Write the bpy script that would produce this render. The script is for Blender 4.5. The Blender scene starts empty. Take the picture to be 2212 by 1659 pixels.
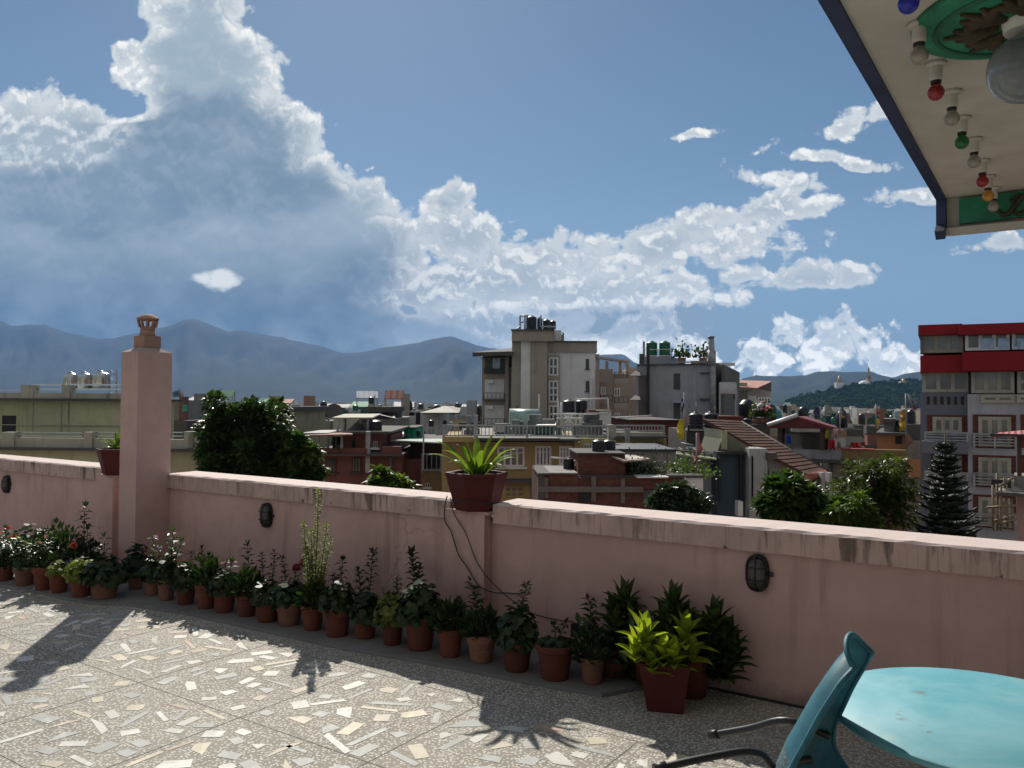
import bpy, bmesh, math, random
from mathutils import Vector, Matrix
R = math.radians
S = bpy.context.scene
COL = S.collection
rnd = random.Random(7)

# ---------------- camera ----------------
F_, CX, CY, W_ = 1750.0, 1106.0, 829.5, 2212.0
H = 1.65
PITCH, ROLL = R(1.39), R(0.4)
cd = bpy.data.cameras.new('camera'); cam = bpy.data.objects.new('camera', cd); COL.objects.link(cam)
S.camera = cam
cd.sensor_width = 36; cd.lens = 36*F_/W_; cd.clip_start = .05; cd.clip_end = 60000
_f = Vector((0, math.cos(PITCH), math.sin(PITCH))); _r = Vector((1, 0, 0)); _u = _r.cross(_f)
c_, s_ = math.cos(ROLL), math.sin(ROLL)
_R = _r*c_ + _u*s_; _U = _u*c_ - _r*s_
cam.matrix_world = Matrix(((_R.x, _U.x, -_f.x, 0), (_R.y, _U.y, -_f.y, 0), (_R.z, _U.z, -_f.z, H), (0, 0, 0, 1)))

def ray(px, py): return _f + _R*((px-CX)/F_) - _U*((py-CY)/F_)
def at(px, py, Y):
    d = ray(px, py); return Vector((0, 0, H)) + d*(Y/d.y)
def on_z(px, py, z=0.0):
    d = ray(px, py); return Vector((0, 0, H)) + d*((z-H)/d.z)

# ---------------- node helper ----------------
class NG:
    def __init__(s, nt): s.nt = nt
    def n(s, t, **k):
        x = s.nt.nodes.new(t)
        for a, b in k.items(): setattr(x, a, b)
        return x
    def put(s, sock, v):
        if isinstance(v, bpy.types.NodeSocket): s.nt.links.new(v, sock)
        elif isinstance(v, (tuple, list)) and sock.type == 'RGBA' and len(v) == 3: sock.default_value = (*v, 1)
        else: sock.default_value = v
    def m(s, op, a, b=None, c=None, clamp=False):
        x = s.n('ShaderNodeMath', operation=op, use_clamp=clamp); s.put(x.inputs[0], a)
        if b is not None: s.put(x.inputs[1], b)
        if c is not None: s.put(x.inputs[2], c)
        return x.outputs[0]
    def v(s, op, a, b=None, out=0):
        x = s.n('ShaderNodeVectorMath', operation=op); s.put(x.inputs[0], a)
        if b is not None: s.put(x.inputs[1] if op != 'SCALE' else x.inputs[3], b)
        return x.outputs[out]
    def mix(s, f, a, b, blend='MIX'):
        x = s.n('ShaderNodeMix', data_type='RGBA', blend_type=blend)
        s.put(x.inputs[0], f); s.put(x.inputs[6], a); s.put(x.inputs[7], b); return x.outputs[2]
    def ss(s, v, a, b, c=0., d=1., t='SMOOTHSTEP'):
        x = s.n('ShaderNodeMapRange', interpolation_type=t); s.put(x.inputs[0], v)
        for i, q in enumerate((a, b, c, d)): s.put(x.inputs[i+1], q)
        return x.outputs[0]
    def noise(s, v, scale, detail=4, rough=.55, dist=0., out='Fac', typ=None, dim='3D'):
        x = s.n('ShaderNodeTexNoise', noise_dimensions=dim)
        if typ: x.noise_type = typ
        if v is not None: s.put(x.inputs['Vector'], v)
        x.inputs['Scale'].default_value = scale; x.inputs['Detail'].default_value = detail
        x.inputs['Roughness'].default_value = rough; x.inputs['Distortion'].default_value = dist
        return x.outputs[out]
    def vor(s, v, scale, feature='F1', out='Distance', detail=0., rough=.5, rand=1., dim='3D'):
        x = s.n('ShaderNodeTexVoronoi', feature=feature, voronoi_dimensions=dim)
        if v is not None: s.put(x.inputs['Vector'], v)
        x.inputs['Scale'].default_value = scale
        if 'Detail' in x.inputs and x.inputs['Detail'].enabled: x.inputs['Detail'].default_value = detail; x.inputs['Roughness'].default_value = rough
        x.inputs['Randomness'].default_value = rand
        return x.outputs[out]

# ---------------- sun, sky and clouds ----------------
SUN_AZ, SUN_EL = R(-12), R(38.8)      # azimuth from +Y, negative = left
sd = bpy.data.lights.new('sun', 'SUN'); sun = bpy.data.objects.new('sun', sd); COL.objects.link(sun)
sd.energy = 4.4; sd.angle = R(.6); sd.color = (1, .94, .84)
_sd = Vector((math.sin(SUN_AZ)*math.cos(SUN_EL), math.cos(SUN_AZ)*math.cos(SUN_EL), math.sin(SUN_EL)))
sun.rotation_euler = _sd.to_track_quat('Z', 'Y').to_euler()
S.view_settings.view_transform = 'Standard'; S.view_settings.look = 'None'
S.view_settings.exposure = .35; S.view_settings.gamma = 1

world = bpy.data.worlds.new('World'); S.world = world; world.use_nodes = True
wt = world.node_tree; wt.nodes.clear(); g = NG(wt)

def fcurve(q, v, pts, lo, hi, vlo, vhi):
    """curve through pts (x -> y) as one Float Curve node"""
    x = q.n('ShaderNodeFloatCurve'); c = x.mapping.curves[0]
    pp = [((a-lo)/(hi-lo), (b-vlo)/(vhi-vlo)) for a, b in sorted(pts)]
    c.points[0].location = pp[0]; c.points[1].location = pp[-1]
    for p in pp[1:-1]: c.points.new(*p)
    x.mapping.update(); q.put(x.inputs[1], q.ss(v, lo, hi, t='LINEAR'))
    return q.m('MULTIPLY_ADD', x.outputs[0], vhi-vlo, vlo)

def noise_group():
    nt = bpy.data.node_groups.new('cloud_noise', 'ShaderNodeTree')
    nt.interface.new_socket('P', in_out='INPUT', socket_type='NodeSocketVector')
    for o in ('Soft', 'Streak', 'Billow'): nt.interface.new_socket(o, in_out='OUTPUT', socket_type='NodeSocketFloat')
    q = NG(nt); gi = q.n('NodeGroupInput'); go = q.n('NodeGroupOutput'); P = gi.outputs[0]
    wn = q.noise(P, 1.3, 2, .5, out='Color', dim='2D')
    Pv = q.v('ADD', P, q.v('SCALE', q.v('SUBTRACT', wn, (.5, .5, .5)), .45))
    f1 = q.noise(P, .75, 7, .56, .15, dim='2D')
    f2 = q.noise(q.v('MULTIPLY', q.v('ADD', P, q.v('SCALE', wn, .25)), (.6, 1.15, 1.)), 1.2, 7, .6, .0, dim='2D')
    vo = q.vor(Pv, 1.25, 'F1', detail=4., rough=.55, dim='2D')
    for o, v in zip(go.inputs, (q.m('SUBTRACT', f1, .5), q.m('SUBTRACT', f2, .5), q.m('SUBTRACT', .42, q.m('ADD', vo, q.m('MULTIPLY', q.m('SUBTRACT', q.vor(Pv, 4.6, 'F1', detail=2., rough=.6, dim='2D'), .4), .14))))): nt.links.new(v, o)
    return nt

tc = g.n('ShaderNodeTexCoord'); D_ = tc.outputs['Generated']
sp = g.n('ShaderNodeSeparateXYZ'); g.put(sp.inputs[0], D_)
az = g.m('ARCTAN2', sp.outputs[0], sp.outputs[1]); el = g.m('ARCSINE', sp.outputs[2])
cxyz = g.n('ShaderNodeCombineXYZ')
fpx = F_/100
g.put(cxyz.inputs[0], g.m('MULTIPLY', g.m('ADD', az, g.m('MULTIPLY', g.m('POWER', g.m('ABSOLUTE', az), 3.), g.m('MULTIPLY', g.m('SIGN', az), .36))), fpx))
g.put(cxyz.inputs[1], g.m('DIVIDE', g.m('MULTIPLY', g.m('TANGENT', el), fpx), g.m('MAXIMUM', g.m('COSINE', az), .5)))
P = cxyz.outputs[0]
ngp = noise_group()
def nz(vec):
    x = g.n('ShaderNodeGroup'); x.node_tree = ngp; g.put(x.inputs[0], vec); return x.outputs
N0 = nz(P); N1 = nz(g.v('ADD', P, (.03, .16, 0)))
Pw = g.v('ADD', P, g.v('SCALE', g.v('SUBTRACT', g.noise(P, .8, 1, .5, out='Color', dim='2D'), (.5, .5, .5)), .5))
px_ = g.n('ShaderNodeSeparateXYZ'); g.put(px_.inputs[0], Pw); X, Y = px_.outputs[0], px_.outputs[1]
px_ = g.n('ShaderNodeSeparateXYZ'); g.put(px_.inputs[0], P); X0, Y0 = px_.outputs[0], px_.outputs[1]
def cc(x, y): return ((x-1106)/100, (872-y)/100)
def ell(cx, cy, rx, ry, gain=1., rot=0., src=None):
    a, b = cc(cx, cy); d = g.v('SUBTRACT', src or Pw, (a, b, 0)); c, s = math.cos(R(rot)), math.sin(R(rot))
    if rot: d2 = g.n('ShaderNodeCombineXYZ'); g.put(d2.inputs[0], g.v('DOT_PRODUCT', d, (c*100/rx, s*100/rx, 0), out=1)); g.put(d2.inputs[1], g.v('DOT_PRODUCT', d, (-s*100/ry, c*100/ry, 0), out=1)); d = d2.outputs[0]
    else: d = g.v('MULTIPLY', d, (100/rx, 100/ry, 0))
    return g.m('MULTIPLY', g.m('SUBTRACT', 1., g.v('LENGTH', d, out=1)), gain)
def union(L, k=.2):
    r = L[0]
    for e in L[1:]: r = g.m('SMOOTH_MAX', r, e, k)
    return r
# the storm cloud: its right edge and its left edge as functions of height
xr = fcurve(g, Y, [(cc(0, y)[1], cc(x, 0)[0]) for x, y in [(545, -60), (560, 20), (590, 70), (635, 120), (640, 190), (690, 235), (735, 300), (765, 350), (850, 405), (900, 450), (940, 500), (970, 560), (940, 610), (900, 660), (1000, 700), (1150, 740), (1250, 900)]], -.3, 9.4, -10, 5)
xl = fcurve(g, Y, [(cc(0, y)[1], cc(x, 0)[0]) for x, y in [(290, -60), (262, 20), (265, 60), (190, 105), (215, 150), (250, 190), (240, 225), (150, 262), (-500, 300), (-600, 500), (-600, 900)]], -.3, 9.4, -18, 0)
Hh = g.m('SMOOTH_MIN', g.m('SUBTRACT', xr, X), g.m('SUBTRACT', X, xl), .3)
Hh = g.m('MINIMUM', g.m('MULTIPLY', Hh, .75), 1.5)
Hh = g.m('SMOOTH_MAX', Hh, union([ell(150, 285, 150, 85, 1.2), ell(70, 290, 200, 120, 1.1), ell(-20, 290, 200, 120, 1.2), ell(-150, 480, 300, 240, 1.4), ell(965, 440, 85, 70, .9)]), .2)
wisp = union([ell(*a) for a in [
    (1150, 560, 300, 95, 1.), (1450, 530, 420, 80, 1., 6), (1640, 455, 320, 62, .95, 10), (1760, 595, 200, 58, .9, 5), (1250, 630, 560, 75, 1.05, 4),
    (850, 640, 260, 48, .9), (980, 520, 190, 90, 1.1), (1000, 600, 260, 90, 1.1), (1130, 620, 300, 110, 1.2), (1090, 705, 420, 85, 1.), (1300, 745, 330, 60, .8), (1480, 800, 200, 50, .6), (470, 606, 88, 19, 1.1), (1850, 258, 200, 40, .75, 12), (1600, 590, 260, 40, .6, 8),
    (1840, 340, 210, 30, .8, -4), (1700, 385, 210, 34, .8, -8), (1490, 283, 90, 20, .55, 6), (2000, 418, 200, 38, .8, 4), (2170, 522, 150, 32, .7), (1660, 305, 120, 22, .4, 20)]], .1)
cumu = union([ell(*a) for a in [
    (1790, 735, 190, 105, 1.1), (1930, 790, 150, 70, 1.), (1640, 770, 110, 80, .9), (1515, 745, 62, 66, .9), (1420, 720, 120, 80, .9), (1270, 600, 60, 36, .7),
    (1650, 830, 60, 50, .8), (1115, 500, 60, 46, .8), (880, 372, 26, 10, .5), (790, 360, 30, 12, .5), (1000, 470, 60, 60, .9)]], .1)
def total(N):
    h = g.m('ADD', Hh, g.m('ADD', g.m('MULTIPLY', N[2], .42), g.m('MULTIPLY', N[0], .75)))
    w = g.m('ADD', wisp, g.m('ADD', g.m('MULTIPLY', N[0], .55), g.m('MULTIPLY_ADD', N[1], .95, g.m('MULTIPLY_ADD', N[2], .42, -.1))))
    c = g.m('ADD', cumu, g.m('MULTIPLY_ADD', N[2], .75, g.m('MULTIPLY', N[0], .35)))
    return g.m('MAXIMUM', h, g.m('MAXIMUM', w, c)), h, w, c
dens, dh, dw, dc = total(N0); dens1 = total(N1)[0]
alpha = g.m('POWER', g.ss(dens, -.03, .2), .8)
relief = g.m('SUBTRACT', dens, dens1)
lit = g.ss(relief, -.10, .21)                                   # side turned to the sun
rim = g.m('EXPONENT', g.m('MULTIPLY', g.m('MAXIMUM', dens, 0.), -3.1))
blob = g.ss(ell(90, 285, 190, 95, 1.), -.1, .35)
storm = g.m('MULTIPLY', g.ss(dh, .2, 1.05), g.m('SUBTRACT', 1., g.m('MULTIPLY', blob, .7)))
# thickness of the storm cloud: its front bank and its base let little light through
bank = g.ss(union([ell(560, 330, 240, 160, 1.), ell(320, 280, 170, 110, .9), ell(200, 430, 300, 110, .8), ell(900, 620, 250, 120, .5)], .2), -.05, .28)
basec = g.m('MULTIPLY', g.ss(Y0, 4.3, 1.3), g.ss(X0, .0, -4.6))
soft = g.ss(g.m('ADD', N0[0], g.m('MULTIPLY', N0[1], .6)), -.25, .3)
body = g.mix(g.m('MULTIPLY', storm, .85), (.36, .42, .47), (.28, .36, .43))
body = g.mix(g.m('MULTIPLY', bank, g.m('MULTIPLY', storm, .85)), body, (.135, .205, .285))
body = g.mix(basec, body, (.05, .093, .15))
body = g.mix(g.m('MULTIPLY', soft, g.m('MULTIPLY', storm, .35)), body, (.33, .41, .47))
under = g.ss(union([ell(1290, 700, 330, 55, 1.), ell(1080, 720, 260, 50, .9)]), -.05, .4)
body = g.mix(g.m('MULTIPLY', under, .75), body, (.21, .28, .36))
flat = g.m('MULTIPLY', g.m('MAXIMUM', lit, g.m('MULTIPLY', rim, .9)), g.m('SUBTRACT', 1., g.m('MULTIPLY', under, .55)))
inside = g.m('MULTIPLY', flat, g.m('SUBTRACT', 1., g.m('MULTIPLY', storm, .93)))
bright = g.m('MULTIPLY', inside, g.m('SUBTRACT', 1., g.m('MULTIPLY', basec, .8)), clamp=True)
cloudc = g.mix(bright, body, (.84, .84, .80))
lone = g.ss(g.m('ADD', ell(470, 608, 98, 20, 1.), g.m('MULTIPLY_ADD', N0[1], .9, g.m('MULTIPLY', N0[2], .35))), .02, .5)
cloudc = g.mix(lone, cloudc, (.78, .79, .77))
sky = g.n('ShaderNodeTexSky', sky_type='NISHITA'); sky.sun_disc = False
sky.sun_elevation = SUN_EL; sky.sun_rotation = SUN_AZ; sky.altitude = 1300; sky.air_density = 1.; sky.dust_density = .5; sky.ozone_density = 2.
SKY_S = .072
skyc = g.v('MULTIPLY', sky.outputs[0], (SKY_S*.72, SKY_S*.78, SKY_S*.75))
skyc = g.mix(g.m('MULTIPLY', g.ss(Y0, 5.5, .3), .92), skyc, (.22, .34, .48))
cloudc = g.v('SCALE', cloudc, g.ss(Y0, 3.2, .4, 1., 1.55))
veil = g.ss(g.m('ADD', union([ell(1080, 700, 620, 120, 1.), ell(560, 660, 420, 170, 1.), ell(1350, 740, 330, 80, .8)], .1), g.m('MULTIPLY', N0[0], .6)), .0, .4)
skyc = g.mix(g.m('MULTIPLY', veil, .85), skyc, (.27, .35, .43))
out = g.mix(g.m('MULTIPLY', alpha, g.ss(Y0, -.6, .1)), skyc, cloudc)
# unseen half of the sky: bright broken cloud added as fill for shaded walls
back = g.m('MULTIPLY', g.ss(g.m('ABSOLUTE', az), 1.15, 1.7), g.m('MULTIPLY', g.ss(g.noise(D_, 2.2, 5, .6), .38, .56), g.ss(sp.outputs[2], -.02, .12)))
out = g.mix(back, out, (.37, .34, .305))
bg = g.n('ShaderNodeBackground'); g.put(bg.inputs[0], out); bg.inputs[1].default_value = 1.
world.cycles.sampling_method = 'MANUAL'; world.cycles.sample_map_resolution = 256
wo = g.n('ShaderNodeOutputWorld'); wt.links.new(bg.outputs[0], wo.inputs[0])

# ---------------- materials ----------------
MATS = {}
def newmat(name):
    m = bpy.data.materials.new(name); m.use_nodes = True; m.node_tree.nodes.clear(); q = NG(m.node_tree)
    o = q.n('ShaderNodeOutputMaterial'); b = q.n('ShaderNodeBsdfPrincipled'); m.node_tree.links.new(b.outputs[0], o.inputs[0])
    MATS[name] = m; return m, q, b, o
def coord(q, sc=(1, 1, 1)):
    t = q.n('ShaderNodeTexCoord'); v = t.outputs['Object']
    return q.v('MULTIPLY', v, sc) if sc != (1, 1, 1) else v
def bump(q, b, h, strength=.3, dist=.01):
    x = q.n('ShaderNodeBump'); x.inputs['Strength'].default_value = strength; x.inputs['Distance'].default_value = dist
    q.put(x.inputs['Height'], h); q.put(b.inputs['Normal'], x.outputs[0])
def mul(c, k): return tuple(min(1, a*k) for a in c)
def plaster(name, col, dirt=.5, streak=0., sc=1., rough=.85, dcol=(.07, .065, .05), bumpd=.004):
    """painted or bare render: mottled, with dirt patches and rain streaks"""
    m, q, b, o = newmat(name); P = coord(q)
    big = q.noise(P, .45*sc, 5, .6); sm = q.noise(P, 6*sc, 5, .6)
    c = q.mix(q.ss(big, .3, .7), mul(col, .82), mul(col, 1.1))
    c = q.mix(q.m('MULTIPLY', q.ss(sm, .35, .75), .35), c, mul(col, .7))
    if dirt: c = q.mix(q.m('MULTIPLY', q.ss(q.noise(P, 1.1*sc, 7, .68), .5, .78), dirt), c, dcol)
    if streak:
        S1 = q.noise(q.v('MULTIPLY', P, (5*sc, 5*sc, .35*sc)), 1.6, 4, .6); S2 = q.noise(P, .8*sc, 3)
        c = q.mix(q.m('MULTIPLY', q.m('MULTIPLY', q.ss(S1, .5, .68), q.ss(S2, .35, .65)), streak), c, dcol)
    q.put(b.inputs['Base Color'], c); b.inputs['Roughness'].default_value = rough; b.inputs['Specular IOR Level'].default_value = .25
    bump(q, b, sm, .5, bumpd); return m
def plain(name, col, rough=.6, metal=0., var=.25, sc=4., spec=.5, bmp=0.):
    m, q, b, o = newmat(name); P = coord(q); n = q.noise(P, sc, 5, .6)
    q.put(b.inputs['Base Color'], q.mix(q.ss(n, .3, .7), mul(col, 1-var), mul(col, 1+var)))
    b.inputs['Roughness'].default_value = rough; b.inputs['Metallic'].default_value = metal
    b.inputs['Specular IOR Level'].default_value = spec
    if bmp: bump(q, b, n, .5, bmp)
    return m
def leafmat(name, c1, c2, trans=.45, rough=.45, sc=9., spec=.35):
    m, q, b, o = newmat(name); P = coord(q); n = q.noise(P, sc, 3, .6)
    c = q.mix(q.ss(n, .35, .65), c1, c2)
    q.put(b.inputs['Base Color'], c); b.inputs['Roughness'].default_value = rough; b.inputs['Specular IOR Level'].default_value = spec
    t = q.n('ShaderNodeBsdfTranslucent'); q.put(t.inputs[0], q.mix(.6, c, q.mix(1., c, (1.6, 1.9, .5), 'MULTIPLY')))
    x = q.n('ShaderNodeMixShader'); x.inputs[0].default_value = trans
    m.node_tree.links.new(b.outputs[0], x.inputs[1]); m.node_tree.links.new(t.outputs[0], x.inputs[2]); m.node_tree.links.new(x.outputs[0], o.inputs[0])
    return m
def corrug(name, col, rust=.5, freq=60.):
    m, q, b, o = newmat(name); P = coord(q); n = q.noise(P, .9, 6, .65)
    q.put(b.inputs['Base Color'], q.mix(q.m('MULTIPLY', q.ss(n, .42, .62), rust), col, (.16, .07, .04)))
    b.inputs['Roughness'].default_value = .7; b.inputs['Specular IOR Level'].default_value = .25
    s = q.n('ShaderNodeSeparateXYZ'); q.put(s.inputs[0], P); bump(q, b, q.m('SINE', q.m('MULTIPLY', s.outputs[0], freq)), .6, .02); return m
def brick(name, col, sc=1.):
    m, q, b, o = newmat(name); P = coord(q)
    s = q.n('ShaderNodeSeparateXYZ'); q.put(s.inputs[0], P); cb = q.n('ShaderNodeCombineXYZ')
    q.put(cb.inputs[0], q.m('ADD', s.outputs[0], s.outputs[1])); q.put(cb.inputs[1], s.outputs[2])
    x = q.n('ShaderNodeTexBrick'); q.put(x.inputs['Vector'], cb.outputs[0]); x.inputs['Scale'].default_value = 4.2*sc
    q.put(x.inputs['Color1'], mul(col, .8)); q.put(x.inputs['Color2'], mul(col, 1.25)); q.put(x.inputs['Mortar'], (.10, .085, .075)); x.inputs['Mortar Size'].default_value = .015
    n = q.noise(P, 1.3, 6, .65)
    q.put(b.inputs['Base Color'], q.mix(q.m('MULTIPLY', q.ss(n, .45, .75), .6), x.outputs[0], (.05, .035, .03))); b.inputs['Roughness'].default_value = .9; b.inputs['Specular IOR Level'].default_value = .15
    bump(q, b, x.outputs[1], .4, -.01); return m
def glass(name, col=(.03, .035, .04), rough=.08):
    m, q, b, o = newmat(name); P = coord(q); n = q.noise(P, .7, 3, .5)
    q.put(b.inputs['Base Color'], q.mix(q.ss(n, .35, .7), col, mul(col, 2.6))); b.inputs['Roughness'].default_value = rough; return m

PINK = (.57, .375, .335)
M_wall = plaster('pink_plaster', PINK, .2, .32, 1.2, .8, (.20, .11, .09))
def age_wall(m):
    """hairline cracks and a ragged damp line at the foot of the terrace wall"""
    q = NG(m.node_tree); b = next(n for n in m.node_tree.nodes if n.type == 'BSDF_PRINCIPLED'); src = b.inputs['Base Color'].links[0].from_socket; P = coord(q)
    w = q.v('ADD', P, q.v('SCALE', q.noise(P, 2.5, 5, .6, out='Color'), .5)); e = q.vor(w, .8, 'DISTANCE_TO_EDGE')
    crack = q.m('MULTIPLY', q.ss(e, .006, .001), q.ss(q.noise(P, .9, 3), .52, .6)); s = q.n('ShaderNodeSeparateXYZ'); q.put(s.inputs[0], P)
    damp = q.ss(q.m('ADD', s.outputs[2], q.m('MULTIPLY', q.noise(P, 3.5, 6, .7), -.28)), .0, -.14)
    c = q.mix(q.m('MULTIPLY', crack, .55), src, (.14, .09, .08)); c = q.mix(q.m('MULTIPLY', damp, .65), c, (.13, .10, .08))
    spots = q.ss(q.noise(P, 38, 2, .5), .74, .78); c = q.mix(q.m('MULTIPLY', spots, .5), c, (.2, .13, .11)); q.put(b.inputs['Base Color'], c)
M_wallt = plaster('terrace_wall_plaster', PINK, .24, .42, 1.2, .8, (.24, .14, .115)); age_wall(M_wallt)
M_chim = plaster('chimney_plaster', (.57, .385, .345), .15, .1, 1.5, .8, (.20, .12, .10))
WH, CB = .965, .83               # parapet height, underside of its coping
def coping_mat():
    m, q, b, o = newmat('stained_coping'); P = coord(q); s = q.n('ShaderNodeSeparateXYZ'); q.put(s.inputs[0], P)
    n = q.noise(P, 3, 6, .65); c = q.mix(q.ss(n, .3, .7), (.42, .29, .25), (.56, .40, .345))
    st = q.noise(q.v('MULTIPLY', q.v('ADD', P, q.v('SCALE', q.noise(P, 6, 3, out='Color'), .05)), (6, 6, 1.1)), 1.5, 7, .7); st2 = q.noise(P, 1.1, 3)
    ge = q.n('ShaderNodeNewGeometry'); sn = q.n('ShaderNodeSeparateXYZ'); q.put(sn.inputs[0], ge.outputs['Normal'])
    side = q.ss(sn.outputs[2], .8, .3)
    dd = q.m('DIVIDE', q.m('SUBTRACT', WH, s.outputs[2]), .14)
    s1 = q.noise(q.v('MULTIPLY', q.v('ADD', P, q.v('SCALE', q.noise(P, 9, 3, out='Color'), .03)), (11, 11, .5)), 1.6, 4, .6); s3 = q.noise(q.v('MULTIPLY', P, (3.2, 3.2, .1)), 1., 3)
    k = q.m('MULTIPLY', q.ss(q.m('ADD', q.m('ADD', s1, q.m('MULTIPLY', s3, .9)), q.m('MULTIPLY', dd, -.10)), .93, 1.10), q.m('MULTIPLY', side, .8))
    k = q.m('MULTIPLY', k, q.ss(st, .3, .55, .45, 1.))
    c = q.mix(k, c, (.075, .055, .04))
    fine = q.ss(q.noise(q.v('MULTIPLY', P, (20, 20, 1.2)), 2., 4, .6), .52, .7)
    c = q.mix(q.m('MULTIPLY', fine, q.m('MULTIPLY', side, .45)), c, (.13, .10, .08))
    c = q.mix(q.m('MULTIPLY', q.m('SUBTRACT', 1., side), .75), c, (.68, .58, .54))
    moss = q.m('MULTIPLY', q.ss(q.noise(P, 13, 4, .6), .62, .70), q.ss(s.outputs[2], .87, .845))
    c = q.mix(q.m('MULTIPLY', moss, .9), c, (.035, .03, .02))
    q.put(b.inputs['Base Color'], c); b.inputs['Roughness'].default_value = .85; bump(q, b, q.noise(P, 25, 5, .6), .5, .004); return m
M_cope = coping_mat()
M_black = plain('black_plastic', (.012, .012, .014), .45)
M_tank = plain('black_tank', (.012, .014, .018), .4, 0., .3, 2.)
M_gtank = plain('green_tank', (.01, .12, .05), .4, 0., .2, 2.)
M_steel = plain('steel', (.6, .6, .6), .18, 1., .1)
M_rail = plain('grey_rail', (.30, .32, .33), .45, .3)
M_white = plain('white_paint', (.72, .72, .70), .55, 0., .1)
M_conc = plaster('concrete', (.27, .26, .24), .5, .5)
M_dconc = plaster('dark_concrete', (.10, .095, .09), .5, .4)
M_glass = glass('window_glass'); M_dark = plain('dark_opening', (.015, .015, .016), .7)
M_curt = plain('curtained_glass', (.16, .15, .13), .3, 0., .4, 1.5)
M_wood = plain('dark_wood', (.06, .03, .02), .6)

# ---------------- mesh building ----------------
XF = {}
class MB:
    def __init__(s): s.v = []; s.f = []; s.mi = []; s.cur = 0; s.sm = []; s.smooth = False
    def face(s, idx): s.f.append(idx); s.mi.append(s.cur); s.sm.append(s.smooth)
    def pts(s, P): n = len(s.v); s.v += [tuple(p) for p in P]; return list(range(n, n+len(P)))
    def poly(s, P): s.face(s.pts(P)); return s
    def box(s, x0, x1, y0, y1, z0, z1):
        if x0 > x1: x0, x1 = x1, x0
        if y0 > y1: y0, y1 = y1, y0
        if z0 > z1: z0, z1 = z1, z0
        i = s.pts([(x0, y0, z0), (x1, y0, z0), (x1, y1, z0), (x0, y1, z0), (x0, y0, z1), (x1, y0, z1), (x1, y1, z1), (x0, y1, z1)])
        for q in ((3, 2, 1, 0), (4, 5, 6, 7), (0, 1, 5, 4), (1, 2, 6, 5), (2, 3, 7, 6), (3, 0, 4, 7)): s.face([i[k] for k in q])
        return s
    def prism(s, P, n, h):
        """polygon P (3D) pushed along vector n*h"""
        n = Vector(n)*h; a = s.pts(P); b = s.pts([Vector(p)+n for p in P]); k = len(P)
        s.face(a[::-1]); s.face(b)
        for i in range(k): s.face([a[i], a[(i+1) % k], b[(i+1) % k], b[i]])
        return s
    def tube(s, P, r, n=6, cap=True):
        P = [Vector(p) for p in P]; rr = r if isinstance(r, (list, tuple)) else [r]*len(P); rings = []
        d0 = (P[1]-P[0]).normalized(); a = d0.cross(Vector((0, 0, 1)));
        if a.length < 1e-3: a = Vector((1, 0, 0))
        a.normalize(); sm = s.smooth; s.smooth = True
        for i, p in enumerate(P):
            d = (P[min(i+1, len(P)-1)]-P[max(i-1, 0)]).normalized(); a = (a-d*a.dot(d)).normalized(); b = d.cross(a)
            rings.append(s.pts([p+(a*math.cos(2*math.pi*k/n)+b*math.sin(2*math.pi*k/n))*rr[i] for k in range(n)]))
        for A, B in zip(rings, rings[1:]):
            for k in range(n): s.face([A[k], A[(k+1) % n], B[(k+1) % n], B[k]])
        s.smooth = False
        if cap: s.face(rings[0][::-1]); s.face(rings[-1])
        s.smooth = sm; return s
    def lathe(s, prof, c=(0, 0, 0), n=20, smooth=True, rot=0.):
        """prof: (radius, z) from bottom to top"""
        sm = s.smooth; s.smooth = smooth; rings = []
        ring = lambda r, z: s.pts([(c[0]+r*math.cos(rot+2*math.pi*k/n), c[1]+r*math.sin(rot+2*math.pi*k/n), c[2]+z) for k in range(n)])
        A = ring(*prof[0]); rings.append(A)
        for i in range(1, len(prof)):
            B = ring(*prof[i]); rings.append(B)
            for k in range(n): s.face([A[k], A[(k+1) % n], B[(k+1) % n], B[k]])
            A = B
            if smooth and i < len(prof)-1:        # split the shading where the profile turns sharply
                a1 = math.atan2(prof[i][1]-prof[i-1][1], prof[i][0]-prof[i-1][0]); a2 = math.atan2(prof[i+1][1]-prof[i][1], prof[i+1][0]-prof[i][0])
                if abs((a2-a1+math.pi) % (2*math.pi)-math.pi) > R(38): A = ring(*prof[i])
        s.smooth = False; s.face(rings[0][::-1]); s.face(rings[-1]); s.smooth = sm; return s
    def leaf(s, p, d, up, L, w, fold=.25, droop=.0):
        """one pointed leaf of length L along d"""
        p = Vector(p); d = Vector(d).normalized(); a = d.cross(Vector(up))
        if a.length < 1e-4: a = Vector((1, 0, 0))
        a.normalize(); u = a.cross(d)
        m = p+d*L*.45; t = p+d*L-Vector((0, 0, droop*L))
        i = s.pts([p, m+a*w*.5+u*w*fold, t, m-a*w*.5+u*w*fold, m])
        s.face([i[0], i[1], i[4]]); s.face([i[1], i[2], i[4]]); s.face([i[4], i[2], i[3]]); s.face([i[0], i[4], i[3]]); return s
    def disc_leaf(s, p, nrm, r, k=6):
        nrm = Vector(nrm).normalized(); a = nrm.orthogonal().normalized(); b = nrm.cross(a); p = Vector(p)
        s.poly([p+(a*math.cos(2*math.pi*j/k)+b*math.sin(2*math.pi*j/k))*r*(.85+.3*rnd.random()) for j in range(k)]); return s
    def build(s, name, mat, parent=None, world=False):
        me = bpy.data.meshes.new(name); v = s.v
        if world and parent is not None and parent.name in XF:
            inv = XF[parent.name].inverted(); v = [tuple(inv @ Vector(p)) for p in v]
        me.from_pydata(v, [], s.f)
        for m in (mat if isinstance(mat, (list, tuple)) else [mat]): me.materials.append(m)
        me.polygons.foreach_set('material_index', s.mi); me.polygons.foreach_set('use_smooth', s.sm); me.update()
        o = bpy.data.objects.new(name, me); COL.objects.link(o)
        if parent is not None: o.parent = parent
        return o
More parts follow.
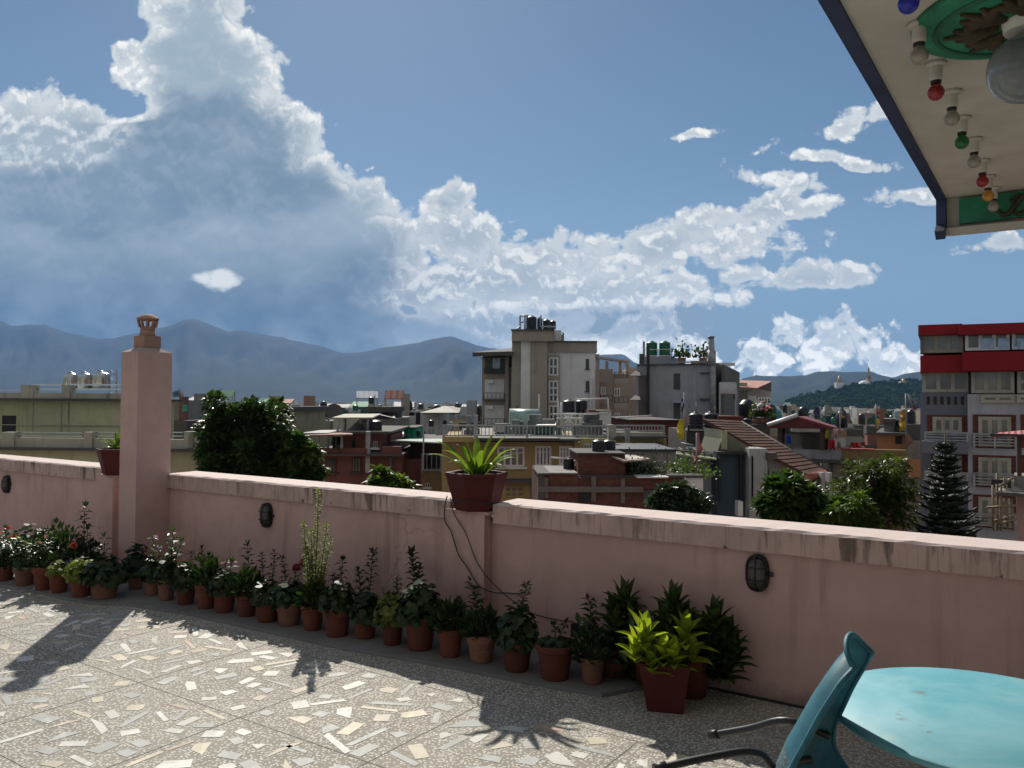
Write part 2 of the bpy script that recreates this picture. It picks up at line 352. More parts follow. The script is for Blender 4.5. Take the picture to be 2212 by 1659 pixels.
def tag(o, label=None, cat=None, group=None, kind=None):
    for k, v in (('label', label), ('category', cat), ('group', group), ('kind', kind)):
        if v: o[k] = v
    return o
def thing(name, label, cat, loc=(0, 0, 0), rz=0., group=None):
    o = bpy.data.objects.new(name, None); COL.objects.link(o); o.location = loc; o.rotation_euler = (0, 0, rz); o.empty_display_size = .2
    XF[o.name] = Matrix.Translation(Vector(loc)) @ Matrix.Rotation(rz, 4, 'Z'); return tag(o, label, cat, group)
class Frame:
    """a vertical-plane frame: x along the facade to the right, y away, z up"""
    def __init__(s, o, rz): s.o = Vector(o); s.rz = rz; s.M = Matrix.Translation(s.o) @ Matrix.Rotation(rz, 4, 'Z'); s.I = s.M.inverted()
    def hit(s, px, py, y=0.):
        a = s.I @ Vector((0, 0, H)); d = s.I.to_3x3() @ ray(px, py); t = (y-a.y)/d.y; p = a+d*t; return p.x, p.z
    def w(s, x, y, z): return s.M @ Vector((x, y, z))

# ---------------- the terrace ----------------
YAW = 56.
Q0 = on_z(1646, 1511, 0); WF = Frame((Q0.x, Q0.y, 0), R(YAW-90))
xw = WF.hit(368, 1018)[0]
def solve(fx, target):           # find t so that fx(t) projects to column target
    lo, hi = -1.2, 1.2
    def px(t):
        p = fx(t)-Vector((0, 0, H)); return CX+F_*(p.dot(_R)/p.dot(_f))
    up = px(hi) > px(lo)
    for _ in range(50):
        mid = (lo+hi)/2
        if (px(mid) < target) == up: lo = mid
        else: hi = mid
    return (lo+hi)/2
c_p = -solve(lambda t: WF.w(xw, t, .3), 291); c_w = -solve(lambda t: WF.w(xw+t, -c_p, .3), 255)
print('chimney', xw, c_p, c_w)
p2x0, p2x1 = WF.hit(964, 1150, -.09)[0], WF.hit(1046, 1150, -.09)[0]
p1x0, p1x1 = WF.hit(207, 1100, -.09)[0], WF.hit(243, 1100, -.09)[0]
par = thing('parapet_wall', 'pink plastered parapet wall round the terrace with stained coping', 'wall', WF.o, WF.rz)
T_ = .25
mb = MB(); mb.box(-13, 5, 0, T_, -.25, CB); wall_o = mb.build('wall_panel', M_wallt, par); MB().box(-8, 5, -.014, -.001, -.01, .012).build('base_shade_dirt', plain('shade_dirt_strip', (.03, .025, .02), .9), par)  # dark strip paints occlusion shade and dirt along the wall foot
b = MB()
for a0, a1 in ((-13, p1x0-.01), (xw+.002, p2x0-.01), (p2x1+.03, 5)):
    n = max(2, int((a1-a0)/.07)); ring = []
    for i in range(n+1):
        x = a0+(a1-a0)*i/n; j = lambda s: (rnd.random()-.5)*s
        ring.append(b.pts([(x, -.032+j(.004), CB-.002+j(.002)), (x, -.034+j(.004), WH-.012+j(.006)), (x, -.018+j(.006), WH+j(.005)), (x, T_+.03, WH+.004), (x, T_+.03, CB)]))
    for A, B in zip(ring, ring[1:]):
        for k in range(5): b.face([A[k], B[k], B[(k+1) % 5], A[(k+1) % 5]])
    b.face(ring[0]); b.face(ring[-1][::-1])
b.build('coping', M_cope, par)
for a0, a1 in ((p1x0, p1x1), (p2x0, p2x1)):
    MB().box(a0, a1, -.09, -.002, -.02, .885).box(a0-.005, a1+.03, -.085, T_+.02, .885, .905).build('pillar', M_wallt, par)
# chimney
ch = thing('chimney', 'square pink chimney stack with pierced terracotta pot, rising beside the parapet', 'chimney', WF.w(xw-c_w/2, -c_p/2, 0), WF.rz)
hw, hd = c_w/2, c_p/2
zt = H+(868-760)/F_*(WF.w(xw, -c_p, 0).y)
MB().prism([(-hw, -hd, 0), (hw, -hd, 0), (hw, hd-.001, 0), (-hw, hd-.001, 0)], (0, 0, 1), zt).build('stack', M_chim, ch)
st = MB(); a = st.pts([(-hw, -hd, zt), (hw, -hd, zt), (hw, hd, zt), (-hw, hd, zt), (-.07, -.07, zt+.05), (.07, -.07, zt+.05), (.07, .07, zt+.05), (-.07, .07, zt+.05)])
for k in range(4): st.face([a[k], a[(k+1) % 4], a[4+(k+1) % 4], a[4+k]])
st.face(a[4:]); M_cap = plaster('mortar_cap', (.42, .33, .29), .5, 0, 4); st.build('cap', M_cap, ch)
M_pot_c = plaster('weathered_terracotta', (.36, .22, .17), .4, 0, 4)
n = MB(); n.box(-.085, .085, -.085, .085, zt+.048, zt+.155).lathe([(.075, .0), (.07, .02), (.065, .06)], (0, 0, zt+.155), 16).build('neck', M_pot_c, ch)
cp = MB(); z0 = zt+.215
cp.lathe([(.062, 0), (.072, .03)], (0, 0, z0), 16)
for k in range(10):
    t = 2*math.pi*k/10; x, y = math.cos(t), math.sin(t)
    cp.tube([(x*.07, y*.07, z0+.025), (x*.088, y*.088, z0+.09)], .011, 5)
cp.lathe([(.082, 0), (.1, .012), (.1, .022), (.075, .045), (.03, .06), (.0, .062)], (0, 0, z0+.088), 16)
cp.build('chimney_pot', M_pot_c, ch)

# floor: polished terrace with chips and broken marble pieces
def floor_mat():
    m, q, b, o = newmat('terrazzo'); P = coord(q)
    v = q.n('ShaderNodeTexVoronoi', voronoi_dimensions='2D'); q.put(v.inputs['Vector'], P); v.inputs['Scale'].default_value = 62
    chip = q.m('MULTIPLY', q.ss(v.outputs['Distance'], .42, .30), q.ss(q.v('LENGTH', v.outputs['Color'], out=1), .75, .95))
    n = q.noise(P, 1.2, 6, .65); n2 = q.noise(P, 160, 3, .6)
    c = q.mix(q.ss(n, .3, .7), (.25, .232, .192), (.335, .312, .262)); c = q.mix(q.m('MULTIPLY', n2, .4), c, (.16, .15, .13))
    c = q.mix(chip, c, q.mix(q.ss(v.outputs['Color'], .3, .7), (.42, .40, .35), (.62, .60, .54)))
    c = q.mix(q.m('MULTIPLY', q.ss(q.noise(P, .7, 7, .7), .55, .75), .35), c, (.12, .11, .09))
    q.put(b.inputs['Base Color'], c); b.inputs['Roughness'].default_value = .75; b.inputs['Specular IOR Level'].default_value = .25; bump(q, b, n2, .25, .002); return m
def marble(name, col):
    m, q, b, o = newmat(name); P = coord(q); n = q.noise(P, 7, 6, .7, 1.5); n2 = q.noise(P, 2.3, 3)
    q.put(b.inputs['Base Color'], q.mix(q.ss(n2, .3, .7), q.mix(q.ss(n, .35, .7), mul(col, .7), mul(col, 1.1)), mul(col, .62))); b.inputs['Roughness'].default_value = .6; b.inputs['Specular IOR Level'].default_value = .3; return m
fm = [floor_mat(), marble('marble_white', (.74, .73, .67)), marble('marble_cream', (.68, .61, .46)), marble('marble_grey', (.47, .48, .45)), marble('marble_peach', (.52, .40, .31)), plain('joint', (.045, .04, .035), .8)]
fl = MB()
# slab with a straight edge under the parapet, in the parapet's frame
fl.prism([(-13, .2, -.2), (-13, -11, -.2), (5, -11, -.2), (5, .2, -.2)], (0, 0, 1), .2)
TS = .92
tx0, ty0 = -.33, -.92
prng = random.Random(21); jt = .003
for i in range(-14, 6):
    for j in range(0, 12):
        X0, Y1 = tx0+i*TS, ty0-j*TS
        if X0 < -11 or X0 > 4: continue
        placed = []; fails = 0
        while len(placed) < 34 and fails < 260:
            kind = prng.random(); cx_, cy_ = X0+prng.uniform(.05, TS-.05), Y1-prng.uniform(.05, TS-.05)
            if kind < .3: L, w = prng.uniform(.14, .28), prng.uniform(.024, .042)
            elif kind < .8: L, w = prng.uniform(.10, .18), prng.uniform(.05, .095)
            else: L, w = prng.uniform(.06, .10), prng.uniform(.05, .09)
            r_ = max(L, w)/2; th = prng.choice([0, 90, 0, 90, 45, 135])+prng.gauss(0, 14); th = R(th)
            segs = [(cx_+math.cos(th)*L*k, cy_+math.sin(th)*L*k) for k in (-.36, 0, .36)]
            ok = all(X0+.03 < sx < X0+TS-.03 and Y1-TS+.03 < sy < Y1-.03 for sx, sy in segs)
            if ok:
                for S2, w2 in placed:
                    if any((sx-ax)**2+(sy-ay)**2 < ((w+w2)/2+.016)**2 for sx, sy in segs for ax, ay in S2): ok = False; break
            if not ok: fails += 1; continue
            placed.append((segs, w)); c, s = math.cos(th), math.sin(th); t1 = prng.random()
            if t1 < .25: sh = [(-.5, -.5), (.5, -.5), (.3+.2*prng.random(), .5), (-.1, .45)]
            elif t1 < .35: sh = [(-.5, -.45), (.5, -.5), (.2, .5)]
            elif t1 < .5: sh = [(-.5, -.3), (-.2, -.5), (.5, -.45), (.45, .5), (-.35, .5)]
            else: sh = [(-.5+.08*prng.random(), -.5), (.5, -.5+.1*prng.random()), (.5-.1*prng.random(), .5), (-.5, .5-.1*prng.random())]
            fl.cur = prng.choices([1, 2, 3, 4], [4.4, 1.5, 4.2, .45])[0]
            fl.poly([(cx_+c*a_*L-s*b_*w, cy_+s*a_*L+c*b_*w, .0016) for a_, b_ in sh])
        fl.cur = 5
        fl.poly([(X0, Y1-TS, .001), (X0+jt*1.4, Y1-TS, .001), (X0+jt*1.4, Y1, .001), (X0, Y1, .001)])
        fl.poly([(X0+jt*2, Y1-jt, .001), (X0+TS, Y1-jt, .001), (X0+TS, Y1, .001), (X0+jt*2, Y1, .001)])
fl.cur = 0
flo = fl.build('terrace_floor', fm); flo.location = WF.o; flo.rotation_euler = (0, 0, WF.rz); tag(flo, kind='structure')
# raised concrete ledge that carries the pots
M_ledge = plaster('ledge_concrete', (.20, .20, .19), .4, 0, 2)
edge = [(-60, 1253), (70, 1274), (150, 1292), (215, 1302), (262, 1301), (400, 1322), (560, 1357), (741, 1397), (900, 1424), (1020, 1446), (1150, 1472), (1300, 1498)]
fr = [WF.I @ on_z(px, py, .025) for px, py in edge]; fr = [(p.x, min(p.y, -.12), 0) for p in fr]
lg = MB(); lg.prism([(fr[0][0], -.001, 0)]+fr+[(fr[-1][0]+.25, -.001, 0)], (0, 0, 1), .025)
lo_ = lg.build('kerb_ledge', M_ledge); lo_.location = WF.o; lo_.rotation_euler = (0, 0, WF.rz); tag(lo_, kind='structure')

# bulkhead lamps on the parapet
M_lampg = plain('dusty_lamp_glass', (.05, .045, .04), .35)
for px, py, lab in ((14, 1046, 'oval caged bulkhead lamp on the parapet left of the chimney'), (575, 1113, 'oval caged bulkhead lamp on the parapet between chimney and pillar planter'), (1636, 1238, 'oval caged bulkhead lamp on the parapet above the blue chair')):
    x, z = WF.hit(px, py, -.02); L = thing('wall_lamp', lab, 'wall lamp', WF.w(x, -.001, z), WF.rz, 'bulkhead lamps on the parapet')
    def oval(a, b_, n=20, p=2.6): return [(math.copysign(abs(math.cos(t))**(2/p), math.cos(t))*a, math.copysign(abs(math.sin(t))**(2/p), math.sin(t))*b_) for t in [2*math.pi*k/n for k in range(n)]]
    o1 = oval(.064, .105); MB().prism([(a, 0, c) for a, c in o1], (0, -1, 0), .022).build('housing', M_black, L)
    g_ = MB(); g_.smooth = True; rings = [g_.pts([(a*k, -.022-d, c*k) for a, c in o1]) for k, d in ((.84, 0), (.8, .02), (.6, .036), (.3, .042))]
    for A, B in zip(rings, rings[1:]):
        for k in range(20): g_.face([A[k], A[(k+1) % 20], B[(k+1) % 20], B[k]])
    g_.face(rings[-1]); g_.build('glass', M_lampg, L)
    c = MB(); loop = [(a*.95, -.035, cc_*.95) for a, cc_ in o1]; c.tube(loop+[loop[0]], .004, 5)
    for zz in (-.035, .035): c.tube([(-.063, -.02, zz), (-.055, -.055, zz), (0, -.072, zz), (.055, -.055, zz), (.063, -.02, zz)], .004, 5)
    c.tube([(0, -.025, -.1), (0, -.06, -.07), (0, -.075, 0), (0, -.06, .07), (0, -.025, .1)], .004, 5).box(.062, .085, -.02, -.006, -.012, .012)
    c.build('cage', M_black, L)

# eave of the house, over the terrace
ZC = 2.75
e1 = on_z(2045, 430, ZC); W3 = Vector((-math.sin(R(YAW)), math.cos(R(YAW)), 0)); N3 = Vector((-math.cos(R(YAW)), -math.sin(R(YAW)), 0))
EF = Frame((e1.x, e1.y, ZC), WF.rz)          # x away from the eave edge, -y towards the camera
M_ceil = plaster('eave_plaster', (.58, .53, .48), .12, 0, 1.5, .8, (.25, .2, .16))
M_eblue = plain('blue_drip_edge', (.03, .045, .11), .6); M_egreen = plain('carving_green', (.02, .20, .11), .55, 0, .3, 8)
M_ebrown = plain('carving_brown', (.06, .04, .02), .7, 0, .3, 9)
ev = thing('roof_eave', 'cream plaster eave of the house with blue drip edge and green carved band', 'eave', EF.o, EF.rz)
MB().box(0, 6, -9, 0, 0, .16).build('soffit', M_ceil, ev)
MB().box(-.045, -.001, -9, .02, -.012, .19).build('drip_edge', M_eblue, ev)
MB().box(.0, 6, .001, .16, -.165, .14).box(-.0, 6, -.05, -.001, -.20, -.165).build('end_beam', M_ceil, ev)
# battered lower corner of the drip edge
MB().prism([(-.045, -.052, -.012), (-.045, .012, -.012), (-.045, .03, -.17), (-.045, -.07, -.225), (-.045, -.12, -.19), (-.045, -.055, -.14)], (1, 0, 0), .044).build('drip_corner', M_eblue, ev)
bd = MB(); bd.box(.06, 6, -.028, -.001, -.145, -.012); band = bd.build('carved_band', M_egreen, ev)
sc = MB(); x = .22
while x < 3:
    P_ = [(x+.06*u, -.036, -.08+.045*math.sin(u*2.1)*(1 if int(x*10) % 2 else -1)) for u in [k/4 for k in range(0, 13)]]
    sc.tube(P_, [.006+.008*math.sin(math.pi*k/12) for k in range(13)], 6)
    for sg in (1, -1): sc.tube([(x+.09, -.036, -.08), (x+.07, -.038, -.08+sg*.03), (x+.1, -.038, -.08+sg*.05), (x+.125, -.036, -.08+sg*.035)], .008, 6)
    x += .2
sc.build('scroll_relief', M_ebrown, band)
pk = MB(); pk.box(.3, 6, -.03, -.001, -.165, -.149).build('pink_line', plain('pink_trim', (.45, .16, .15)), ev)
# ceiling rose
rc = EF.I @ on_z(2212, 28, ZC)
rose = thing('ceiling_rose', 'round green plaster ceiling rose with dark leaf carving under the eave', 'ceiling rose', EF.w(rc.x, rc.y, 0), EF.rz)
MB().lathe([(.0, -.02), (.235, -.02), (.275, -.014), (.285, 0)][::1], (0, 0, -.001), 40).build('disc', M_egreen, rose)
rr_ = MB(); rr_.tube([(.22*math.cos(t), .22*math.sin(t), -.022) for t in [2*math.pi*k/40 for k in range(41)]], .008, 6); rr_.build('ring', plain('carving_green_dark', (.012, .11, .06)), rose)
lf = MB()
for k in range(8):
    t = 2*math.pi*k/8
    for q_ in range(5):
        an = t+(q_-2)*.23; r0, r1 = .10+.02*abs(q_-2), .20-.025*abs(q_-2)
        lf.tube([(r0*.6*math.cos(t), r0*.6*math.sin(t), -.024), (r0*math.cos((t+an)/2), r0*math.sin((t+an)/2), -.028), (r1*math.cos(an), r1*math.sin(an), -.024)], [.01, .02, .006], 6)
lf.build('leaf_carving', M_ebrown, rose)
gl = thing('globe_lamp', 'grey glass globe lamp hanging from the carved ceiling rose', 'lamp', EF.w(rc.x, rc.y, -.022), EF.rz)
MB().lathe([(.05, -.03), (.055, -.0), (.05, 0)], (0, 0, 0), 16).build('fitting', M_white, gl)
M_globe = plain('globe_glass', (.22, .24, .24), .12, 0, .35, 6)
gb = Frame(EF.o, EF.rz).I @ at(2222, 146, 2.1); gm = MB(); gm.smooth = True
gm.lathe([(.094*math.sin(math.pi*k/14)+1e-4, -.094*math.cos(math.pi*k/14)) for k in range(15)], (0, 0, -.135), 24); gm.build('globe', M_globe, gl)
# bulbs
bulbs = [((1962, -75), 'blue'), ((1985, 49.6), 'clear'), ((2021.5, 135.6), 'red'), ((2056, 196.8), 'clear'), ((2077.7, 253), 'green'), ((2104, 299), 'clear'), ((2122, 345.6), 'red'), ((2134, 380), 'amber'), ((2145.5, 405), 'clear')]
BC = {'blue': (.01, .02, .35), 'clear': (.33, .29, .24), 'red': (.30, .02, .025), 'green': (.01, .12, .03), 'amber': (.55, .25, .03)}
BL = ['deep blue bulb in a white ceiling holder, nearest of the row', 'clear bulb in a ceiling holder between the blue and the flaking red bulb', 'red bulb with flaking paint, beside the ceiling rose', 'clear bulb between the flaking red bulb and the green one', 'green bulb in the row of holders under the eave', 'clear bulb between the green bulb and the dark red one', 'dark red bulb between a clear and an amber bulb', 'amber yellow bulb near the end of the eave', 'clear bulb farthest along the row, before the carved band']
M_por = plain('porcelain', (.48, .45, .40), .35); BM = {k: plain('bulb_'+k, v, .1, 0, .25, 40) for k, v in BC.items()}
for ((px, py), colr), lab in zip(bulbs, BL):
    p = EF.I @ on_z(px, py, ZC)
    t = thing('light_bulb', lab, 'light bulb', EF.w(p.x, p.y, -.001), EF.rz, 'bulbs in holders under the eave')
    MB().lathe([(.018, -.058), (.020, -.047), (.019, -.012), (.031, -.009), (.033, 0)], (0, 0, 0), 16).build('holder', M_por, t)
    MB().lathe([(.0155, -.067), (.0155, -.058)], (0, 0, 0), 12).build('collar', M_black, t)
    MB().lathe([(.0005, -.121)]+[(.0255*math.sin(math.pi*k/10), -.0955-.0255*math.cos(math.pi*k/10)) for k in range(1, 8)]+[(.015, -.073), (.0125, -.067)], (0, 0, 0), 18).build('bulb', BM[colr], t)
# body of the house behind the camera and the storeys below the terrace
hb = thing('host_house', 'pink house carrying the terrace', 'house', WF.w(-4, -5, -12), WF.rz)
MB().box(-9, 9, -6, 5.2, 0, 11.78).build('wall', M_wall, hb)
MB().box(2.5, 6, -9, -.1, -ZC+.002, -.002).build('house_wall', M_ceil, ev)

# ---------------- land, hills and air ----------------
GZ = -12.
M_ground = plaster('valley_ground', (.13, .14, .09), .5, 0, .02, .95, (.2, .18, .14))
gm_ = MB(); gm_.poly([(-14000, -3000, GZ), (14000, -3000, GZ), (14000, 14000, GZ), (-14000, 14000, GZ)]); tag(gm_.build('ground', M_ground), kind='structure')
from mathutils import noise as mn
def hillmat(name, c1, c2, sc):
    m, q, b, o = newmat(name); P = coord(q); n = q.noise(P, sc, 8, .65); n2 = q.noise(P, sc*9, 4, .6)
    q.put(b.inputs['Base Color'], q.mix(q.ss(q.m('ADD', q.m('MULTIPLY', n, .7), q.m('MULTIPLY', n2, .3)), .38, .62), c1, c2)); b.inputs['Roughness'].default_value = .95; b.inputs['Specular IOR Level'].default_value = .1; return m
M_mt = hillmat('mountain_forest', (.008, .014, .010), (.026, .036, .024), .0012)
M_hill = hillmat('hill_forest', (.018, .03, .012), (.05, .07, .028), .01)
def ridge(name, pts, Yr, near=.5, nu=260, nv=26, mat=M_mt, rough=1., base=GZ-2):
    """a hill whose skyline runs through pts, falling to the plain on the near side and behind"""
    m = MB(); m.smooth = True; rows = []; sc = Yr
    xs = [pts[0][0]+(pts[-1][0]-pts[0][0])*i/nu for i in range(nu+1)]
    def yat(x):
        for (a, b), (c, d) in zip(pts, pts[1:]):
            if a <= x <= c: t = (x-a)/(c-a); t = t*t*(3-2*t)*.5+t*.5; return b+(d-b)*t
        return pts[-1][1]
    crest = []
    for x in xs:
        p = at(x, yat(x)+1.2*(mn.fractal((x*.03, Yr*.01, 0), .8, 2., 4)), Yr*(1+.06*mn.noise((x*.006, 3.3, Yr)))); crest.append(p)
    for j in range(-4, nv+1):
        v = j/nv
        if j < 0: rows.append(m.pts([(p.x*(1-v*1.3), p.y*(1-v*1.3), p.z+(base-p.z)*min(1, -v*5)) for p in crest])); continue
        row = []
        for i, p in enumerate(crest):
            k = 1-near*v; h = (p.z-base)*(1-v)**1.35
            sp = mn.fractal((xs[i]*.02+v*1.3, v*3.2, Yr*.01), .9, 2.1, 5)
            h *= 1-.30*rough*min(1, v*5)*(.5+sp*.9)*(1-v*.3)
            row.append((p.x*(k if v else 1), p.y*k, base+max(h, 0)))
        rows.append(m.pts(row))
    for A, B in zip(rows, rows[1:]):
        for i in range(nu): m.face([A[i], A[i+1], B[i+1], B[i]])
    return tag(m.build(name, mat), kind='structure')
Z1 = lambda x, y: (x*.248, y*.248+658.3)
far = [(-260, 730)]+[Z1(*p) for p in [(-400, 160), (-120, 130), (0, 140), (45, 150), (100, 185), (250, 175), (400, 172), (480, 210), (580, 240), (700, 265), (800, 288), (870, 297), (1000, 290), (1100, 265), (1200, 247), (1390, 200), (1500, 180), (1570, 145), (1620, 130), (1700, 120), (1800, 160), (1900, 200), (1990, 235), (2100, 222), (2212, 248)]]
far += [(600, 727), (640, 737), (690, 747), (740, 762), (770, 762), (850, 748), (900, 741), (940, 731), (975, 726), (1000, 735), (1030, 746), (1060, 752), (1110, 757), (1200, 778), (1270, 772), (1310, 765), (1345, 765), (1375, 785), (1450, 815), (1530, 835), (1600, 840)]
ridge('mountain_range', far, 6200)
ridge('mountain_spur', [(820, 890), (880, 800), (920, 775), (975, 745), (1010, 752), (1060, 770), (1130, 790), (1200, 830), (1260, 880)], 4700, .4, 120, 20)
Z6 = lambda x, y: (591+1000+x*.248, 768+y*.248)
rr1 = [(1480, 880), (1560, 830), Z6(20, 212), Z6(100, 192), Z6(180, 170), Z6(280, 178), Z6(420, 181), Z6(520, 175), Z6(600, 172), Z6(700, 140), Z6(830, 135), Z6(920, 145), Z6(1050, 142), Z6(1160, 141), Z6(1280, 175), Z6(1370, 191), Z6(1480, 155), Z6(1610, 140), (2080, 800), (2200, 810), (2400, 830)]
ridge('far_hills', rr1, 3400, .5, 160, 22)
rr2 = [Z6(230, 560), Z6(330, 500), Z6(400, 470), Z6(500, 408), Z6(560, 385), Z6(650, 358), Z6(760, 345), Z6(850, 310), Z6(920, 288), Z6(1000, 272), Z6(1080, 262), Z6(1150, 262), Z6(1220, 250), Z6(1320, 240), Z6(1420, 240), Z6(1500, 232), Z6(1600, 225), (2080, 830), (2200, 840), (2350, 880)]
HILLY = 1100.
hill = ridge('temple_hill', rr2, HILLY, .32, 160, 24, M_hill, .6)
# woodland on the hill and in the plain: uncountable crowns in one object
M_woods = leafmat('far_woodland', (.014, .032, .007), (.045, .075, .018), .08, 1., .05, 0.)
def clump(m, c, r, rg, k=26, leaf=.42):
    """a small crown of ragged facets round a point"""
    for _ in range(k):
        a = rg.uniform(0, 2*math.pi); z = rg.uniform(-.35, 1); q = math.sqrt(max(0, 1-z*z)); rr = r*rg.uniform(.72, 1.05)
        p = Vector(c)+Vector((math.cos(a)*q*rr, math.sin(a)*q*rr, z*rr*.85)); n = (p-Vector(c)).normalized()+Vector((rg.uniform(-.5, .5), rg.uniform(-.5, .5), rg.uniform(-.3, .6)))
        m.disc_leaf(p, n, r*leaf*rg.uniform(.6, 1.1), 5)
wd = MB(); wr = random.Random(4); hv = hill.data.vertices; nrow = 161
for j in range(4, 4+22):
    for i in range(1, 160):
        for rep in range(2):
            if wr.random() < .62:
                a = hv[j*nrow+i].co; b = hv[min(j+1, 28)*nrow+i-1].co; t, u = wr.random(), wr.random(); p = a.lerp(b, t)
                clump(wd, (p.x+wr.uniform(-4, 4), p.y, p.z+1), wr.uniform(3.2, 6.5), wr, 15, .5)
tag(wd.build('hill_woodland', M_woods), 'dense green woodland covering the temple hill', 'woodland', kind='stuff')
fw = MB()
for _ in range(420):
    Y = wr.uniform(350, 1500); px = wr.uniform(560, 1060) if wr.random() < .6 else wr.uniform(1500, 2100)
    p = at(px, 900, Y); clump(fw, (p.x, Y, GZ+wr.uniform(2, 6)), wr.uniform(4, 8), wr, 18, .5)
tag(fw.build('valley_trees', M_woods), 'hazy trees scattered over the far valley floor', 'woodland', kind='stuff')
# far town on the valley floor, too small and too many to count
ft = MB(); M_far = [plain('far_pale', (.55, .54, .5), .8), plain('far_ochre', (.42, .33, .22), .8), plain('far_brick', (.30, .13, .09), .8), plain('far_blue', (.3, .38, .45), .8)]
for _ in range(1500):
    Y = wr.uniform(420, 2600)**1.0; px = wr.uniform(420, 2150); p = at(px, 900, Y); w = wr.uniform(5, 11); h = wr.uniform(5, 13)
    ft.cur = wr.choice([0, 0, 0, 1, 1, 2, 3]); ft.box(p.x-w/2, p.x+w/2, Y, Y+w, GZ-.5, GZ+h)
    if wr.random() < .4: ft.box(p.x-w/5, p.x+w/6, Y+1, Y+w/2, GZ+h+.002, GZ+h+2.4)
tag(ft.build('far_town', M_far), 'hazy far town of tiny pale blocks on the valley floor', 'town', kind='stuff')
# stupa on the hill
M_gold = plain('gilding', (.45, .30, .10), .45, .6); M_lime = plain('whitewash', (.75, .75, .72), .7, 0, .1, .1)
sx = at(*Z6(1115, 262), HILLY*.985)
su = thing('stupa', 'white domed stupa with gilded spire on top of the wooded hill', 'stupa', sx)
MB().lathe([(8.5, -6), (9, -2), (8.6, 1), (7, 4), (4.5, 6), (2, 6.8)], (0, 0, 0), 24).build('dome', M_lime, su)
sp_ = MB().box(3, 8, -2.5, 2.5, 5, 10); sp_.build('harmika', M_gold, su)
MB().lathe([(2.6, 10), (2.2, 14), (1.6, 18), (1., 21), (1.3, 21.5), (1.2, 23), (.4, 24), (.15, 27)], (5.5, 0, 0), 12).build('spire', M_gold, su)
for k, (dx, lab) in enumerate(((-34, 'small pale shrine with pointed roof left of the hilltop stupa'), (52, 'low pale temple block right of the hilltop stupa'))):
    s2 = thing('shrine', lab, 'shrine', sx+Vector((dx, 0, 0)))
    MB().box(-5, 5, -4, 4, -4, 4+k*2).build('wall', M_lime, s2); MB().lathe([(4, 4+k*2), (2, 8), (.4, 13-k*3)], (0, 0, 0), 8).build('roof', M_gold, s2)

